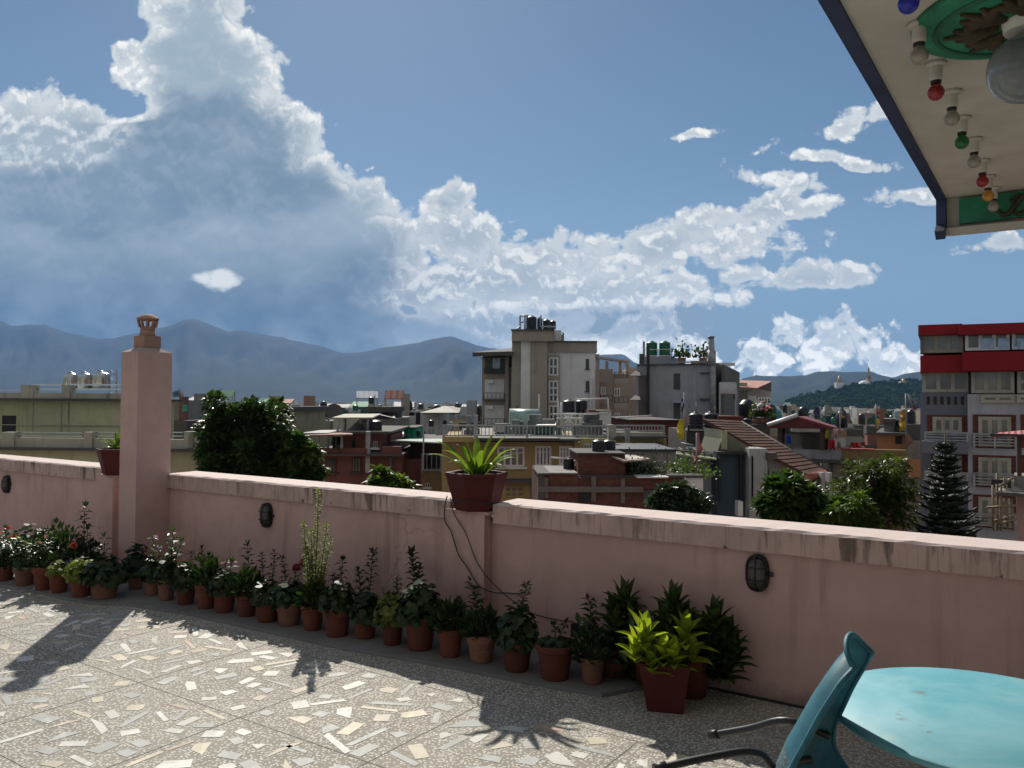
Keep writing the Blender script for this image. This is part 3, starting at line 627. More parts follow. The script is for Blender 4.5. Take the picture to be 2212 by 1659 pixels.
# ---------------- building kit ----------------
class Bld:
    """a building seen from the terrace: root at ground level, x along the facade, y away; measured in photo crops"""
    def __init__(s, name, label, cat, px, Y, rz=0., Z=None, group=None):
        p = at(px, 870, Y); s.F = Frame((p.x, p.y, GZ), R(rz)); s.root = thing(name, label, cat, s.F.o, R(rz), group); s.Z = Z or (0, 0, 1)
    def P(s, x, y): return s.Z[0]+x*s.Z[2], s.Z[1]+y*s.Z[2]
    def h(s, x, y, yl=0.): return s.F.hit(*s.P(x, y), yl)
    def rect(s, x0, x1, y0, y1, yl=0.):
        ym = y1 if y1 is not None else y0; X0 = s.h(x0, (y0+ym)/2, yl)[0]; X1 = s.h(x1, (y0+ym)/2, yl)[0]
        zt = s.h((x0+x1)/2, y0, yl)[1]; zb = s.h((x0+x1)/2, y1, yl)[1] if y1 is not None else 0
        return X0, X1, zb, zt
    def box(s, x0, x1, y0, y1, mat, name, y=0., d=8., mb=None, parent=None):
        X0, X1, zb, zt = s.rect(x0, x1, y0, y1, y); m = mb or MB(); m.box(X0, X1, y, y+d, zb, zt)
        if mb is None: return m.build(name, mat, parent or s.root)
        return m
    def win(s, x0, x1, y0, y1, nx=2, ny=1, y=0., fm=None, gm=None, t=None, sill=True, name='window', base=None):
        """framed window set on the wall face at depth y: frame with mullions, panes as its child"""
        X0, X1, zb, zt = s.rect(x0, x1, y0, y1, y); w, h = X1-X0, zt-zb; t = t or min(.07, w*.09); f = MB()
        yy = y-.035
        for k in range(nx+1): xc = X0+t/2+(w-t)*k/nx; f.box(xc-t/2, xc+t/2, yy, y-.002, zb, zt)
        for k in range(ny+1):
            zc = zb+t/2+(h-t)*k/ny
            for i in range(nx): xa = X0+t/2+(w-t)*i/nx+t/2; f.box(xa+.001, xa+(w-t)/nx-t-.001, yy+.002, y-.002, zc-t/2, zc+t/2)
        if sill: f.box(X0-.08, X1+.08, y-.11, y-.001, zb-.07, zb-.002)
        fo = f.build(name, fm or M_white, s.root)
        MB().box(X0+.005, X1-.005, y-.016, y-.003, zb+.005, zt-.005).build('pane', gm or M_glass, fo); return fo
    def hole(s, x0, x1, y0, y1, y=0., mat=None, name='opening'):
        X0, X1, zb, zt = s.rect(x0, x1, y0, y1, y); return MB().box(X0, X1, y-.012, y+.05, zb, zt).build(name, mat or M_dark, s.root)
    def rail(s, x0, x1, y0, y1, y=0., step=.14, mat=None, r=.018, name='railing', hor=0, yb=None):
        X0, zt = s.h(x0, y0, y); X1 = s.h(x1, y0 if yb is None else yb, y)[0]; zb = s.h(x0, y1, y)[1]; m = MB()
        m.box(X0, X1, y-.025, y+.025, zt-.04, zt)
        if hor:
            for k in range(1, hor+1): z = zb+(zt-zb)*k/(hor+1); m.box(X0+.01, X1-.01, y-r, y+r, z-r, z+r)
            n = max(2, int((X1-X0)/1.3))
            for k in range(n+1): x = X0+.02+(X1-X0-.04)*k/n; m.box(x-.022, x+.022, y-.022, y+.022, zb, zt-.041)
        else:
            m.box(X0, X1, y-.022, y+.022, zb+.02, zb+.06); n = max(2, int((X1-X0)/step))
            for k in range(n+1): x = X0+.02+(X1-X0-.04)*k/n; m.box(x-r*.6, x+r*.6, y-r*.6, y+r*.6, zb+.061, zt-.041)
            n = max(1, int((X1-X0)/1.8))
            for k in range(n+1): x = X0+.03+(X1-X0-.06)*k/n; m.box(x-.03, x+.03, y-.03, y+.03, zb-.05, zt-.042)
        return m.build(name, mat or M_rail, s.root)
    def W(s, x, y, yl): X, z = s.h(x, y, yl); return s.F.w(X, yl, z)

def tank(b, x0, x1, y0, y1, yl, label, mat=None, group='rooftop water tanks', legs=0., steel=False):
    """cylindrical rooftop water tank, ribbed, with domed top and lid, standing on top of whatever is under it"""
    X0, z1 = b.h(x0, y0, yl); X1, z0 = b.h(x1, y1, yl); z0 = b.h((x0+x1)/2, y1, yl)[1]; r = abs(X1-X0)/2; h = z1-z0
    t = thing('water_tank', label, 'water tank', b.F.w((X0+X1)/2, yl, z0), b.F.rz, group); mt = mat or M_tank; hb = h*.86; m = MB()
    prof = [(r*.96, 0)]
    if steel: prof += [(r, .03), (r, hb*.98), (r*.96, hb), (r*.3, h*.96)]
    else:
        for k in range(5): z = hb*(k+.2)/5; prof += [(r, z), (r, z+hb*.12), (r*.95, z+hb*.145), (r*.95, z+hb*.175)]
        prof += [(r*.9, hb), (r*.55, h*.95), (r*.3, h*.955)]
    m.lathe(prof, (0, 0, 0), 20).build('body', mt, t); MB().lathe([(r*.32, 0), (r*.34, h*.03), (r*.3, h*.05)], (0, 0, h*.955), 14).build('lid', mt, t)
    if legs:
        s = MB()
        for sx_ in (-1, 1):
            for sy in (-1, 1): s.box(sx_*r*.7-.04, sx_*r*.7+.04, sy*r*.7-.04, sy*r*.7+.04, -legs, -.051)
        s.box(-r*.85, r*.85, -r*.85, r*.85, -.05, -.002).build('stand', M_rail, t)
    return t
def sheet(b, pts, mat, name='roof', th=.04, parent=None):
    """thin sheet roof through crop points (x, y, depth)"""
    V = [b.F.I @ b.W(*p) for p in pts]; n = (V[1]-V[0]).cross(V[2]-V[0]).normalized(); n = n if n.z > 0 else -n
    return MB().prism(V, n, -th).build(name, mat, parent or b.root)
def post(b, x, y0, y1, yl, r=.04, mat=None, name='post'):
    X, z0 = b.h(x, y0, yl); z1 = b.h(x, y1, yl)[1]; return MB().box(X-r, X+r, yl-r, yl+r, z0, z1).build(name, mat or M_rail, b.root)
# ---------------- near and middle buildings ----------------
z1, z2, z3, z4, z5, z6, z7 = (0, 658.3, .248), (384, 768, .2728), (932.6, 658.3, .248), (1316.6, 658.3, .2232), (1097.2, 877.8, .248), (1591, 768, .248), (1920, 658.3, .3305)
M_cream = plaster('cream_green_paint', (.50, .48, .31), .25, .45, .6, .85, (.16, .14, .08))
M_creamg = plaster('grey_cream_parapet', (.42, .41, .34), .6, .6, 1.)
# 1 cream building on the left
b = Bld('cream_building', 'pale yellow two level building with steel rails on its parapets, left of the chimney', 'building', 180, 21, -4, z1)
b.box(-420, 1085, 835, 1300, M_cream, 'upper_wall', 3., 3.)
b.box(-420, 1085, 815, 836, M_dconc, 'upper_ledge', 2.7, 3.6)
u = MB(); b.box(-420, 1080, 768, 816, None, '', 2.85, .2, u)
for x in (180, 540): b.box(x, x+105 if x < 500 else x+65, 700, 816, None, '', 2.8, .3, u)
b.box(-420, -100, 745, 770, None, '', 2.86, .2, u); u.build('upper_parapet', M_creamg, b.root)
for a, c in ((286, 536), (608, 1080), (-420, 176)):
    for yy in ((690, 704), (728, 742)) if a > 0 else ((740, 748),): b.box(a, c, yy[0], yy[1], M_steel, 'steel_rail', 2.95, .06)
l = MB(); b.box(-420, 1752, 1165, 1250, None, '', .0, .2, l)
for x in (10, 728, 1610): b.box(x, x+ (72 if x > 100 else 110), 1110, 1249, None, '', -.06, .3, l)
b.box(1600, 1752, 1105, 1200, None, '', -.03, .25, l); l.build('lower_parapet', M_creamg, b.root)
for a, c in ((125, 716), (800, 1045), (1500, 1590)):
    for yy in ((1108, 1118), (1140, 1150)): b.box(a, c, yy[0], yy[1], M_steel, 'steel_rail', .08, .06)
b.box(-420, 1752, 1250, 1272, M_dconc, 'lower_ledge', -.25, 3.2); b.box(1753, 1868, 1238, 1262, M_dconc, 'ledge', .3, .8)
b.box(-420, 1745, 1272, None, M_cream, 'lower_wall', 0., 2.95)
b.hole(20, 140, 965, 1108, 3., name='window'); b.box(-420, 1080, 1045, 1052, M_creamg, 'string_line', 2.96, .04)
for x in (275, 525, 590): b.box(x, x+8, 850, 1110, M_creamg, 'wall_joint', 2.97, .03)
for k, (a, c) in enumerate(((556, 664), (664, 790), (796, 950))):
    tank(b, a, c, 575 if k > 1 else 583, 742, 4.2+.2*k, ['leftmost of three shiny steel tanks on the cream building', 'middle one of three shiny steel tanks on the cream building', 'largest and rightmost of three shiny steel tanks on the cream building'][k], M_steel, 'steel water tanks on the cream building', steel=True)
py = Bld('lattice_mast', 'thin lattice mast standing beyond the cream building', 'mast', 243, 60, 0, z1); m = MB()
X, z = py.h(988, 565); m.tube([(X-.25, 0, 0), (X-.25, 0, z)], .05, 4).tube([(X+.25, 0, 0), (X+.25, 0, z)], .05, 4)
for k in range(30): zz = z-k*.55; m.tube([(X-.25, 0, zz), (X+.25, 0, zz-.5)], .03, 4)
m.build('lattice', M_rail, py.root)
# things right of the chimney, behind
b = Bld('cluttered_rooftop', 'roof hut with blue tarpaulin seen just right of the chimney', 'building', 390, 32, 0, z1)
b.box(1480, 1625, 1010, None, M_dconc, 'wall', 0, 5); b.box(1500, 1580, 830, 1010, M_conc, 'stair_head', 1, 3)
sheet(b, [(1500, 760, 0), (1585, 730, 0), (1600, 790, 2), (1500, 800, 2)], plain('blue_tarpaulin', (.12, .25, .55), .3), 'tarpaulin')
b.box(1560, 1600, 800, 1010, plain('brick_red_post', (.2, .08, .05)), 'brick_pier', .5, .5); b.box(1590, 1625, 870, 930, plain('green_net', (.03, .32, .2)), 'green_net', .3, .1)
b = Bld('cream_block', 'small cream block showing over the right edge of the big dark tree', 'building', 625, 45, 0, z2)
b.box(760, 905, 440, None, plaster('old_cream', (.36, .33, .22), .5, .5), 'wall', 0, 8); b.box(740, 928, 405, 440, M_dconc, 'roof_slab', -.3, 9); b.box(780, 860, 392, 405, M_conc, 'parapet', 1, 3)

# 2 dark pink house
M_dpink = plaster('dark_pink_render', (.20, .085, .07), .55, .7, .8, .9, (.03, .02, .02))
b = Bld('dark_pink_house', 'weathered dark pink house with sheet roofed terraces, behind the chimney side of the parapet', 'house', 760, 27, 2, z2)
b.box(1012, 1775, 795, None, M_dpink, 'wall', 0, 9)
b.box(1000, 1500, 735, 780, M_dpink, 'curved_parapet', -.35, .25); b.box(1620, 1770, 720, 778, M_dpink, 'side_parapet', -.3, .25)
b.box(990, 1780, 780, 796, M_dconc, 'slab', -.5, 9); b.box(1310, 1620, 612, 780, M_dpink, 'upper_room', .6, 6); b.box(1620, 1690, 630, 780, M_dpink, 'stair_wall', 2, 4)
b.box(1300, 1690, 600, 618, M_dconc, 'upper_slab', .3, 7)
b.win(1172, 1254, 812, 925, 3, 1, 0, M_wood, M_glass); b.win(1378, 1450, 808, 922, 3, 1, 0, M_wood, M_curt); b.win(1668, 1700, 800, 900, 1, 1, 0, M_wood, M_glass); b.win(1548, 1580, 680, 728, 2, 1, .6, M_white, M_glass)
b.hole(1225, 1300, 640, 735, 2.2); b.hole(1380, 1405, 670, 735, .6, name='door'); b.box(1245, 1306, 645, 735, M_conc, 'pale_post_wall', 2.0, .2)
post(b, 1508, 600, 930, -.25, .07, M_rail, 'drain_pipe')
sheet(b, [(1040, 628, -1.2), (1385, 622, -1.2), (1370, 600, 3.5), (1180, 590, 3.5)], corrug('rusty_sheet', (.32, .16, .12), .8), 'lower_sheet_roof')
sheet(b, [(975, 612, -1), (1190, 612, -.6), (1300, 588, 3.6), (1130, 590, 3.6)], corrug('silver_sheet', (.5, .5, .5), .35), 'silver_sheet_roof')
for x in (1112, 1300, 1190): post(b, x, 630, 735, -.4 if x != 1190 else 1.5, .04)
sheet(b, [(1222, 490, 1.), (1540, 490, 1.), (1612, 460, 4.5), (1320, 462, 4.5)], corrug('pale_sheet', (.45, .43, .33), .3), 'high_sheet_roof')
for x, yl in ((1268, 1.2), (1312, 1.2), (1448, 1.4), (1508, 1.2)): post(b, x, 490, 602, yl, .04)
m = MB(); s0 = b.F.I @ b.W(1330, 600, 1.8); s1 = b.F.I @ b.W(1440, 505, 1.8)
m.prism([s0, s0+Vector((.5, 0, 0)), s1+Vector((.5, 0, 0)), s1], (0, 1, 0), .8).build('stair_flight', M_conc, b.root)
b.box(1310, 1325, 500, 600, M_conc, 'pier', 3, .3)
tank(b, 1412, 1472, 540, 606, .9, 'squat black tank in front of the stair flight on the dark pink house'); tank(b, 1512, 1618, 508, 602, 1.2, 'broad black tank under the pale sheet roof of the dark pink house')
tank(b, 1248, 1288, 640, 700, 1.2, 'small dark tank under the rusty sheet roof')
b2 = Bld('dark_roof_house', 'grey house with dark slab roof and raised black tank, behind the dark pink house', 'house', 815, 40, 0, z2)
b2.box(1490, 1720, 500, None, M_conc, 'wall', 0, 8); b2.box(1484, 1690, 405, 448, M_dconc, 'parapet', 0, 5); b2.box(1500, 1670, 448, 500, M_dconc, 'upper_wall', .5, 5)
sheet(b2, [(1600, 470, -1), (1725, 497, -1), (1690, 440, 3), (1600, 430, 3)], plain('dark_sheet', (.05, .045, .04), .6), 'sheet_roof')
tank(b2, 1510, 1553, 325, 382, 2, 'black tank on a thin stand, highest above the dark pink house', legs=.7); post(b2, 1558, 315, 405, 2, .03)
tank(b2, 1580, 1618, 388, 405, 3, 'flat black tank lying low on the dark slab roof')
b3 = Bld('pale_hut', 'pale wall block with green tank between the far trees and dark pink house', 'building', 700, 55, 0, z2)
b3.box(1230, 1480, 498, None, M_creamg, 'wall', 0, 8); b3.box(1108, 1215, 518, None, M_conc, 'low_wall', 1, 6)
tank(b3, 1160, 1200, 432, 487, 2, 'black tank on a post left of the green roof tank', legs=.9); tank(b3, 1384, 1428, 388, 442, 2, 'dark green tank on rails above the pale sheet roof', M_gtank, legs=1.)
b3.rail(1365, 1440, 440, 462, 1.5, .3, M_rail, .02)
m = MB(); m.lathe([(.05, 0), (.5, .12), (.62, .3)], (0, 0, 0), 14); dsh = m.build('satellite_dish', M_dconc); dsh.location = b3.W(1236, 458, 2); dsh.rotation_euler = (R(60), 0, R(20)); tag(dsh, 'round satellite dish beside the tank on a post', 'satellite dish')

# 3 green sheds and white building left of the yellow one
M_wb = plaster('white_blue_render', (.50, .53, .57), .35, .3, .6)
b = Bld('white_house', 'white house with brown canopy behind the green mesh shed', 'house', 920, 42, 0, z2)
b.box(1835, 2062, 455, None, M_wb, 'wall', 0, 8); b.hole(1885, 1920, 450, 545, 0, M_dark); b.box(1830, 1880, 440, 475, M_conc, 'roof_block', 0, 3); b.hole(1930, 1962, 600, 650, 0)
sheet(b, [(1915, 452, -1), (2230, 452, -1), (2240, 415, 5), (2120, 398, 5)], plain('brown_canopy_sheet', (.10, .085, .065), .7), 'canopy')
for x in (1945, 2110, 2205): post(b, x, 452, 600, -.9, .035)
tank(b, 1905, 1945, 378, 425, 2, 'black tank at the top left of the brown canopy'); tank(b, 1988, 2028, 508, 562, -1.5, 'black tank in front of the white house wall', legs=.5)
tank(b, 2098, 2130, 512, 548, -1, 'small black tank under the brown canopy'); post(b, 1878, 370, 470, -.2, .03)
b = Bld('green_shed', 'bright green sheet hut on a rooftop left of the yellow building', 'shed', 890, 34, 0, z2)
b.box(1790, 1882, 572, 660, corrug('green_sheet', (.02, .32, .19), .05, 30), 'sheet_wall', 0, 3); b.box(1780, 1886, 568, 574, M_dconc, 'roof', -.2, 3.4); b.box(1600, 1960, 660, None, M_dconc, 'house_wall', .3, 6)
sheet(b, [(1610, 620, -.5), (1830, 628, -.5), (1800, 605, 3), (1640, 600, 3)], plain('grey_sheet', (.2, .22, .24), .5), 'grey_sheet_roof'); tank(b, 1884, 1922, 590, 640, .5, 'black tank beside the green sheet hut')
b = Bld('terrace_house', 'dark house with pale lean-to roof and blue grey balcony bars, left of the yellow building', 'house', 910, 28, 0, z2)
sheet(b, [(1690, 668, 0), (2098, 690, 0), (2092, 658, 4), (1840, 660, 4)], corrug('pale_green_sheet', (.42, .50, .46), .2), 'lean_to_roof')
b.box(1840, 2100, 690, None, M_dconc, 'wall', 2, 7); b.box(1770, 1930, 820, None, M_dpink, 'front_wall', .5, 5); b.box(1925, 2100, 915, None, plaster('ochre_old', (.30, .22, .12), .5, .5), 'lower_wall', .2, 5)
b.rail(1930, 2092, 775, 915, 0, .16, plain('blue_bars', (.22, .28, .36)), .02); b.hole(1765, 1800, 890, 940, .5); b.box(1760, 1815, 942, 950, M_conc, 'ledge', .1, .5); b.win(1960, 1995, 1010, 1040, 2, 1, .2); post(b, 1948, 480, 910, -.2, .025)
b.box(1760, 1830, 690, 705, M_creamg, 'edge', .4, .3)

# 4 yellow building with railed terrace
M_yel = plaster('ochre_yellow_render', (.43, .32, .14), .3, .45, .8, .85, (.08, .06, .03)); M_yel2 = plaster('yellow_trim', (.42, .33, .14), .2, .2)
b = Bld('yellow_building', 'ochre yellow building with white windows and grey railed roof terrace behind the big planter', 'building', 1130, 25, 3, z3)
b.box(90, 1290, 1195, None, M_yel, 'wall', 0, 9); b.box(92, 360, 1150, 1195, M_yel, 'return_wall', -.8, 1)
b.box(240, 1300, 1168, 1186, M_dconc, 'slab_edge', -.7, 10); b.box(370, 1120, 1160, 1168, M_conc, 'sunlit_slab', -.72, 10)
b.rail(95, 1560, 1045, 1150, -.5, .115, M_rail, .02); b.rail(1590, 2030, 1046, 1108, 1., .1, M_rail, .02)
b.box(1545, 1590, 1045, 1165, M_creamg, 'pier', -.6, .5); b.box(1590, 2035, 1112, 1145, M_creamg, 'low_parapet', .9, .3); b.box(1560, 2045, 1145, 1165, M_dconc, 'slab_edge', .6, 8)
b.box(1290, 2045, 1165, None, plaster('pale_yellow_render', (.48, .42, .20), .3, .4), 'side_wall', 1.2, 7)
for w in ((570, 808, 1235, 1410, 4), (900, 1040, 1230, 1405, 4), (1108, 1226, 1230, 1393, 4)):
    f = b.win(*w[:4], w[4], 1, 0, M_white, M_curt, .06); b.box(w[0]+4, w[1]-4, w[2]+ (w[3]-w[2])*.28, w[2]+(w[3]-w[2])*.33, M_white, 'transom', -.04, .036)
b.win(1322, 1395, 1212, 1292, 3, 1, 1.2, M_white, M_curt); b.win(632, 806, 1575, 1680, 3, 2, -.3, M_yel2, M_curt); b.box(610, 860, 1555, None, M_yel, 'bay_wall', -.3, .29); b.box(600, 930, 1530, 1556, M_dconc, 'bay_slab', -.6, 1)
b.hole(1752, 1776, 1200, 1246, 1.2); b.win(1832, 1900, 1195, 1258, 1, 1, 1.2, M_yel2, M_glass); b.win(1938, 2022, 1188, 1262, 3, 1, 1.2, M_yel2, M_glass)
b.box(1240, 1275, 1190, 1420, M_yel2, 'pilaster', -.12, .118)
post(b, 385, 960, 1300, -.9, .06, M_rail, 'pole'); post(b, 1703, 1080, 1260, .5, .07, M_rail, 'pole')
b.box(545, 650, 1060, 1110, M_creamg, 'pale_crate', 2, 1.2); sheet(b, [(905, 1048, 1), (1080, 1048, 1), (1085, 1033, 3), (960, 1030, 3)], plain('white_sheet', (.7, .7, .66)), 'small_sheet_roof'); b.box(920, 1060, 1050, 1120, M_gtank, 'green_hut', 1.5, 1.5)
tank(b, 1140, 1247, 826, 935, 6, 'left of the two big black tanks on the white pipe frame', legs=3.); tank(b, 1250, 1355, 822, 945, 6.5, 'right of the two big black tanks on the white pipe frame', legs=3.)
tank(b, 905, 970, 955, 1035, 5, 'blue barrel with pale lid on the railed terrace', plain('blue_barrel', (.02, .05, .16), .4), 'terrace barrels')
m = MB(); X, z = b.h(822, 1010, 4); m.tube([(X-.6, 4, z), (X+.5, 4, z)], .42, 12); wt_ = m.build('heater_drum', plain('pale_green_drum', (.25, .36, .33), .4)); wt_.location = b.F.o; wt_.rotation_euler = (0, 0, b.F.rz); tag(wt_, 'pale green drum lying on the railed terrace', 'drum')
fr_ = MB()
def pipe(m, b, pts, r=.03): m.tube([b.F.I @ b.W(*p) for p in pts], r, 5)
for P_ in ([(1060, 955, 4), (1535, 945, 4)], [(1085, 990, 4), (1440, 990, 4)], [(1130, 850, 4), (1120, 1045, 4)], [(1195, 950, 4), (1195, 1045, 4)], [(1330, 950, 4), (1330, 1045, 4)], [(1245, 825, 4), (1535, 815, 4)], [(1535, 815, 4), (1540, 925, 4)], [(1095, 815, 4), (1110, 960, 4)], [(1600, 985, 4), (1920, 965, 4)], [(935, 780, 4), (935, 960, 4)], [(1150, 1040, 4), (1235, 955, 4)], [(1240, 1045, 4), (1150, 955, 4)], [(1260, 1040, 4), (1260, 990, 4), (1400, 990, 4)]): pipe(fr_, b, P_)
pf = thing('pipe_frame', 'white galvanised pipe frame and water pipes on the railed terrace', 'pipe frame', b.F.o, b.F.rz); fr_.build('pipes', M_white, pf)
b.box(1478, 1562, 925, 1045, M_white, 'white_hut', 4.5, 2); b.box(1370, 1475, 915, 1045, brick('old_brick', (.18, .08, .06)), 'brick_hut', 5, 2); b.box(1455, 1575, 918, 928, M_conc, 'hut_roof', 4.2, 2.6)
M_clut = plain('clutter', (.14, .16, .15), .7, 0, .6, 1.)
for _ in range(26):
    x = rnd.uniform(200, 1500); X, z = b.h(x, 1130, 2); w = rnd.uniform(.1, .5); MB().box(X, X+w, 2+_*.01, 2+w+_*.01, z-.2, z+rnd.uniform(.1, .7)).build('crate', M_clut, b.root)

# 5 tall brown and white hotel
M_tau = plaster('taupe_render', (.39, .335, .285), .25, .3, .25, .9, (.10, .08, .06)); M_hw = plaster('hotel_white', (.74, .74, .75), .15, .3, .25); M_hp = plaster('hotel_pink', (.46, .37, .31), .2, .35, .25)
b = Bld('tall_hotel', 'tall taupe and white hotel block with stair window, tanks on its tower', 'building', 1180, 62, -3, z3)
b.box(440, 720, 430, None, M_tau, 'left_wall', 0, 14)
for (y0, y1) in ((650, 770), (875, 995)):
    b.hole(462, 632, y0, y1+60, 0, M_hw, 'loggia_wall')
    b.hole(575, 632, y0+45, y1+35, -.02, M_white, 'door'); b.box(484, 534, y0+5, y0+34, M_white, 'air_conditioner', -.4, .3); b.rail(450, 634, y1-5, y1+55, -.6, .3, M_dconc, .03); b.box(448, 638, y1+55, y1+64, M_dconc, 'balcony_slab', -.7, .7)
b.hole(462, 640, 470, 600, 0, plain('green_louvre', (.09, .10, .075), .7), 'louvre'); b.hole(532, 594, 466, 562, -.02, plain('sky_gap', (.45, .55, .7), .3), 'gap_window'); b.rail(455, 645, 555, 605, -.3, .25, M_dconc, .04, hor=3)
sheet(b, [(425, 462, -1.5), (650, 455, -1.5), (650, 440, 2), (440, 445, 2)], M_dconc, 'lower_canopy'); sheet(b, [(355, 415, -3), (712, 405, -3), (712, 375, 4), (560, 390, 4)], M_dconc, 'canopy_roof', .3)
b.hole(670, 720, 462, 540, -.02); b.box(640, 672, 425, None, M_tau, 'corner_pier', -.5, .6); b.box(690, 722, 545, None, M_hw, 'white_strip', -.1, .12)
for y0 in (692, 918): b.win(698, 718, y0, y0+75, 1, 2, -.1, M_white, M_glass, .12)
b.box(700, 782, 218, None, M_tau, 'tower', -2, 8); b.box(778, 862, 318, None, M_hw, 'white_band', -2.15, 7); b.box(860, 1008, 318, None, M_tau, 'tower_bay', -2.2, 8)
b.box(697, 1062, 218, 316, M_tau, 'tower_head', -2.6, 9); b.box(690, 1068, 213, 222, M_dconc, 'tower_coping', -2.8, 9.4)
b.box(1005, 1440, 322, 412, M_tau, 'parapet', -1.2, 12); b.box(1005, 1425, 405, None, M_hw, 'white_wall', -1, 12); b.box(1003, 1442, 314, 324, M_dconc, 'coping', -1.4, 12.5)
b.box(1016, 1118, 440, None, M_tau, 'stair_bay', -1.3, .3)
for y0, y1, n in ((458, 618, 2), (660, 850, 3), (875, 1030, 2)): b.win(1018, 1102, y0, y1, 2, n, -1.3, M_white, M_glass, .12, False, 'stair_window')
for y0 in (472, 665): b.win(1342, 1370, y0, y0+88, 1, 1, -1, M_dconc, M_glass, .1)
b.box(1062, 1130, 222, 318, M_hw, 'machine_room', 1, 4); b.box(1130, 1152, 260, 316, M_conc, 'machine_annex', 1, 3)
b.box(1398, 1462, 430, None, M_hp, 'wing_pier', .5, 8)
b.box(1460, 1580, 560, None, M_hp, 'wing_wall', 2, 8); b.box(1580, 1720, 600, None, M_hp, 'wing_wall_far', 3, 8); b.box(1716, 1795, 545, None, M_hp, 'wing_end', 4, 6)
sheet(b, [(1440, 445, 0), (1722, 488, 3), (1722, 505, 3), (1440, 462, 0)], M_hp, 'pergola_beam', .5)
for x in (1525, 1640, 1705): b.box(x-14, x+14, 490, 610, M_hp, 'pergola_post', 2.6, .6)
for x0, x1, y0 in ((1462, 1540, 625), (1462, 1540, 815), (1590, 1712, 640), (1590, 1712, 855)): b.box(x0, x1, y0, y0+48, M_tau, 'balcony_front', 1.0, .4)
for x0, x1, y0 in ((1590, 1712, 585), (1590, 1712, 800), (1465, 1575, 785), (1590, 1712, 1010)): b.rail(x0, x1, y0, y0+55, 1.4, .3, M_dconc, .03)
for x0, x1, y0, y1 in ((1588, 1640, 725, 800), (1470, 1515, 715, 790), (1590, 1640, 940, 1010), (1720, 1735, 950, 1010)): b.win(x0, x1, y0, y1, 2, 1, 1.9 if x0 < 1560 else 2.95, M_white, M_glass, .1, False)
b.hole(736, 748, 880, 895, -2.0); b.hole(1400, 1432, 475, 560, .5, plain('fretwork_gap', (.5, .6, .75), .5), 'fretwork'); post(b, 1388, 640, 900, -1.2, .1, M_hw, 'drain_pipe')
TL = ['leftmost and biggest of the four black tanks on the hotel tower', 'second from left of the black tanks on the hotel tower', 'third from left of the black tanks on the hotel tower', 'rightmost of the black tanks on the hotel tower']
for k, (x0, x1, y0) in enumerate(((822, 915, 94), (918, 965, 108), (968, 1032, 125), (1030, 1082, 136))): tank(b, x0, x1, y0, 216, [0, 3, 1, 2.5][k], TL[k], None, 'black tanks on the hotel tower')
for P_ in ([(770, 95, 0), (770, 215, 0)], [(770, 97, 0), (850, 97, 0)], [(800, 150, 0), (770, 150, 0)], [(812, 100, -1), (812, 215, -1)], [(950, 92, -1), (945, 190, -1), (1070, 192, -1), (1070, 215, -1)], [(1140, 242, 1), (1150, 262, 1)], [(700, 240, -1), (775, 190, -1)]): m = MB(); pipe(m, b, P_, .07); m.build('tower_pipe', M_rail, b.root)

# 6 blue grey block
M_bg = plaster('blue_grey_render', (.36, .38, .42), .35, .45, .35, .9, (.06, .06, .06)); M_bs = plaster('grey_brown_side', (.15, .135, .12), .4, .4, .35)
b = Bld('blue_grey_block', 'blue grey concrete block with two green tanks and a tall flue pipe', 'building', 1460, 50, -20, z4)
b.box(262, 1028, 580, None, M_bg, 'wall', 0, 6.5); b.box(985, 1030, 560, None, M_bs, 'flue_wall', -.2, 9)
c0 = b.h(1028, 580, 0); m = MB()
m.box(c0[0]+.36, c0[0]+.5, -.1, 12, 0, c0[1]).build('side_wall', M_bs, b.root)
b.box(262, 985, 572, 582, M_dconc, 'coping', -.15, 6.8); b.box(335, 600, 500, 575, M_bg, 'tank_plinth', 1, 4)
b.hole(620, 684, 665, 820, 0, M_dconc, 'recess'); b.win(626, 650, 725, 820, 1, 1, -.02, M_dconc, M_glass, .08, False); b.win(655, 682, 725, 820, 1, 1, -.02, M_dconc, M_glass, .08, False)
b.hole(620, 684, 950, 1150, 0, M_dconc, 'recess'); b.box(612, 690, 905, 950, M_bg, 'balcony', -.5, .5); b.hole(875, 985, 660, 905, 0, M_bg, 'bay'); b.box(872, 988, 655, 664, M_dconc, 'bay_lintel', -.2, .2); b.box(872, 988, 905, 922, M_dconc, 'bay_sill', -.2, .2)
b.box(286, 358, 685, None, M_bs, 'left_return', -.12, .11)
for y0 in (900, 665): sheet(b, [(195, y0+20, -1.5), (300, y0+20, -1.5), (290, y0-25, .0), (245, y0-25, .0)], M_dconc, 'side_canopy')
for x, y0, y1 in ((1090, 712, 735), (1085, 980, 1025), (1200, 860, 910)): b.hole(x, x+22, y0, y1, -.24 if x < 1030 else -.01)
pd = MB()
pd.box(*[b.h(358, 600, -.4)[0], b.h(382, 600, -.4)[0]], -.4, -.15, 0, b.h(370, 400, -.4)[1]).build('black_downpipe', M_black, b.root)
m = MB(); pts = [(983, 318, -.6), (990, 430, -.6), (998, 560, -.6), (1000, 800, -.6), (1002, 1050, -.6)]; V = [b.F.I @ b.W(*p) for p in pts]; m.tube(V, .17, 12).lathe([(.22, 0), (.2, .08)], V[0], 12); m.tube([V[1]+Vector((0, 0, -1.)), V[1]+Vector((0, 0, -.1))], .24, 12); m.build('flue_pipe', M_rail, b.root)
b.rail(600, 985, 545, 575, .5, .6, M_rail, .03, hor=1); b.rail(1035, 1215, 562, 600, 3, .5, M_white, .04, hor=2, yb=600)
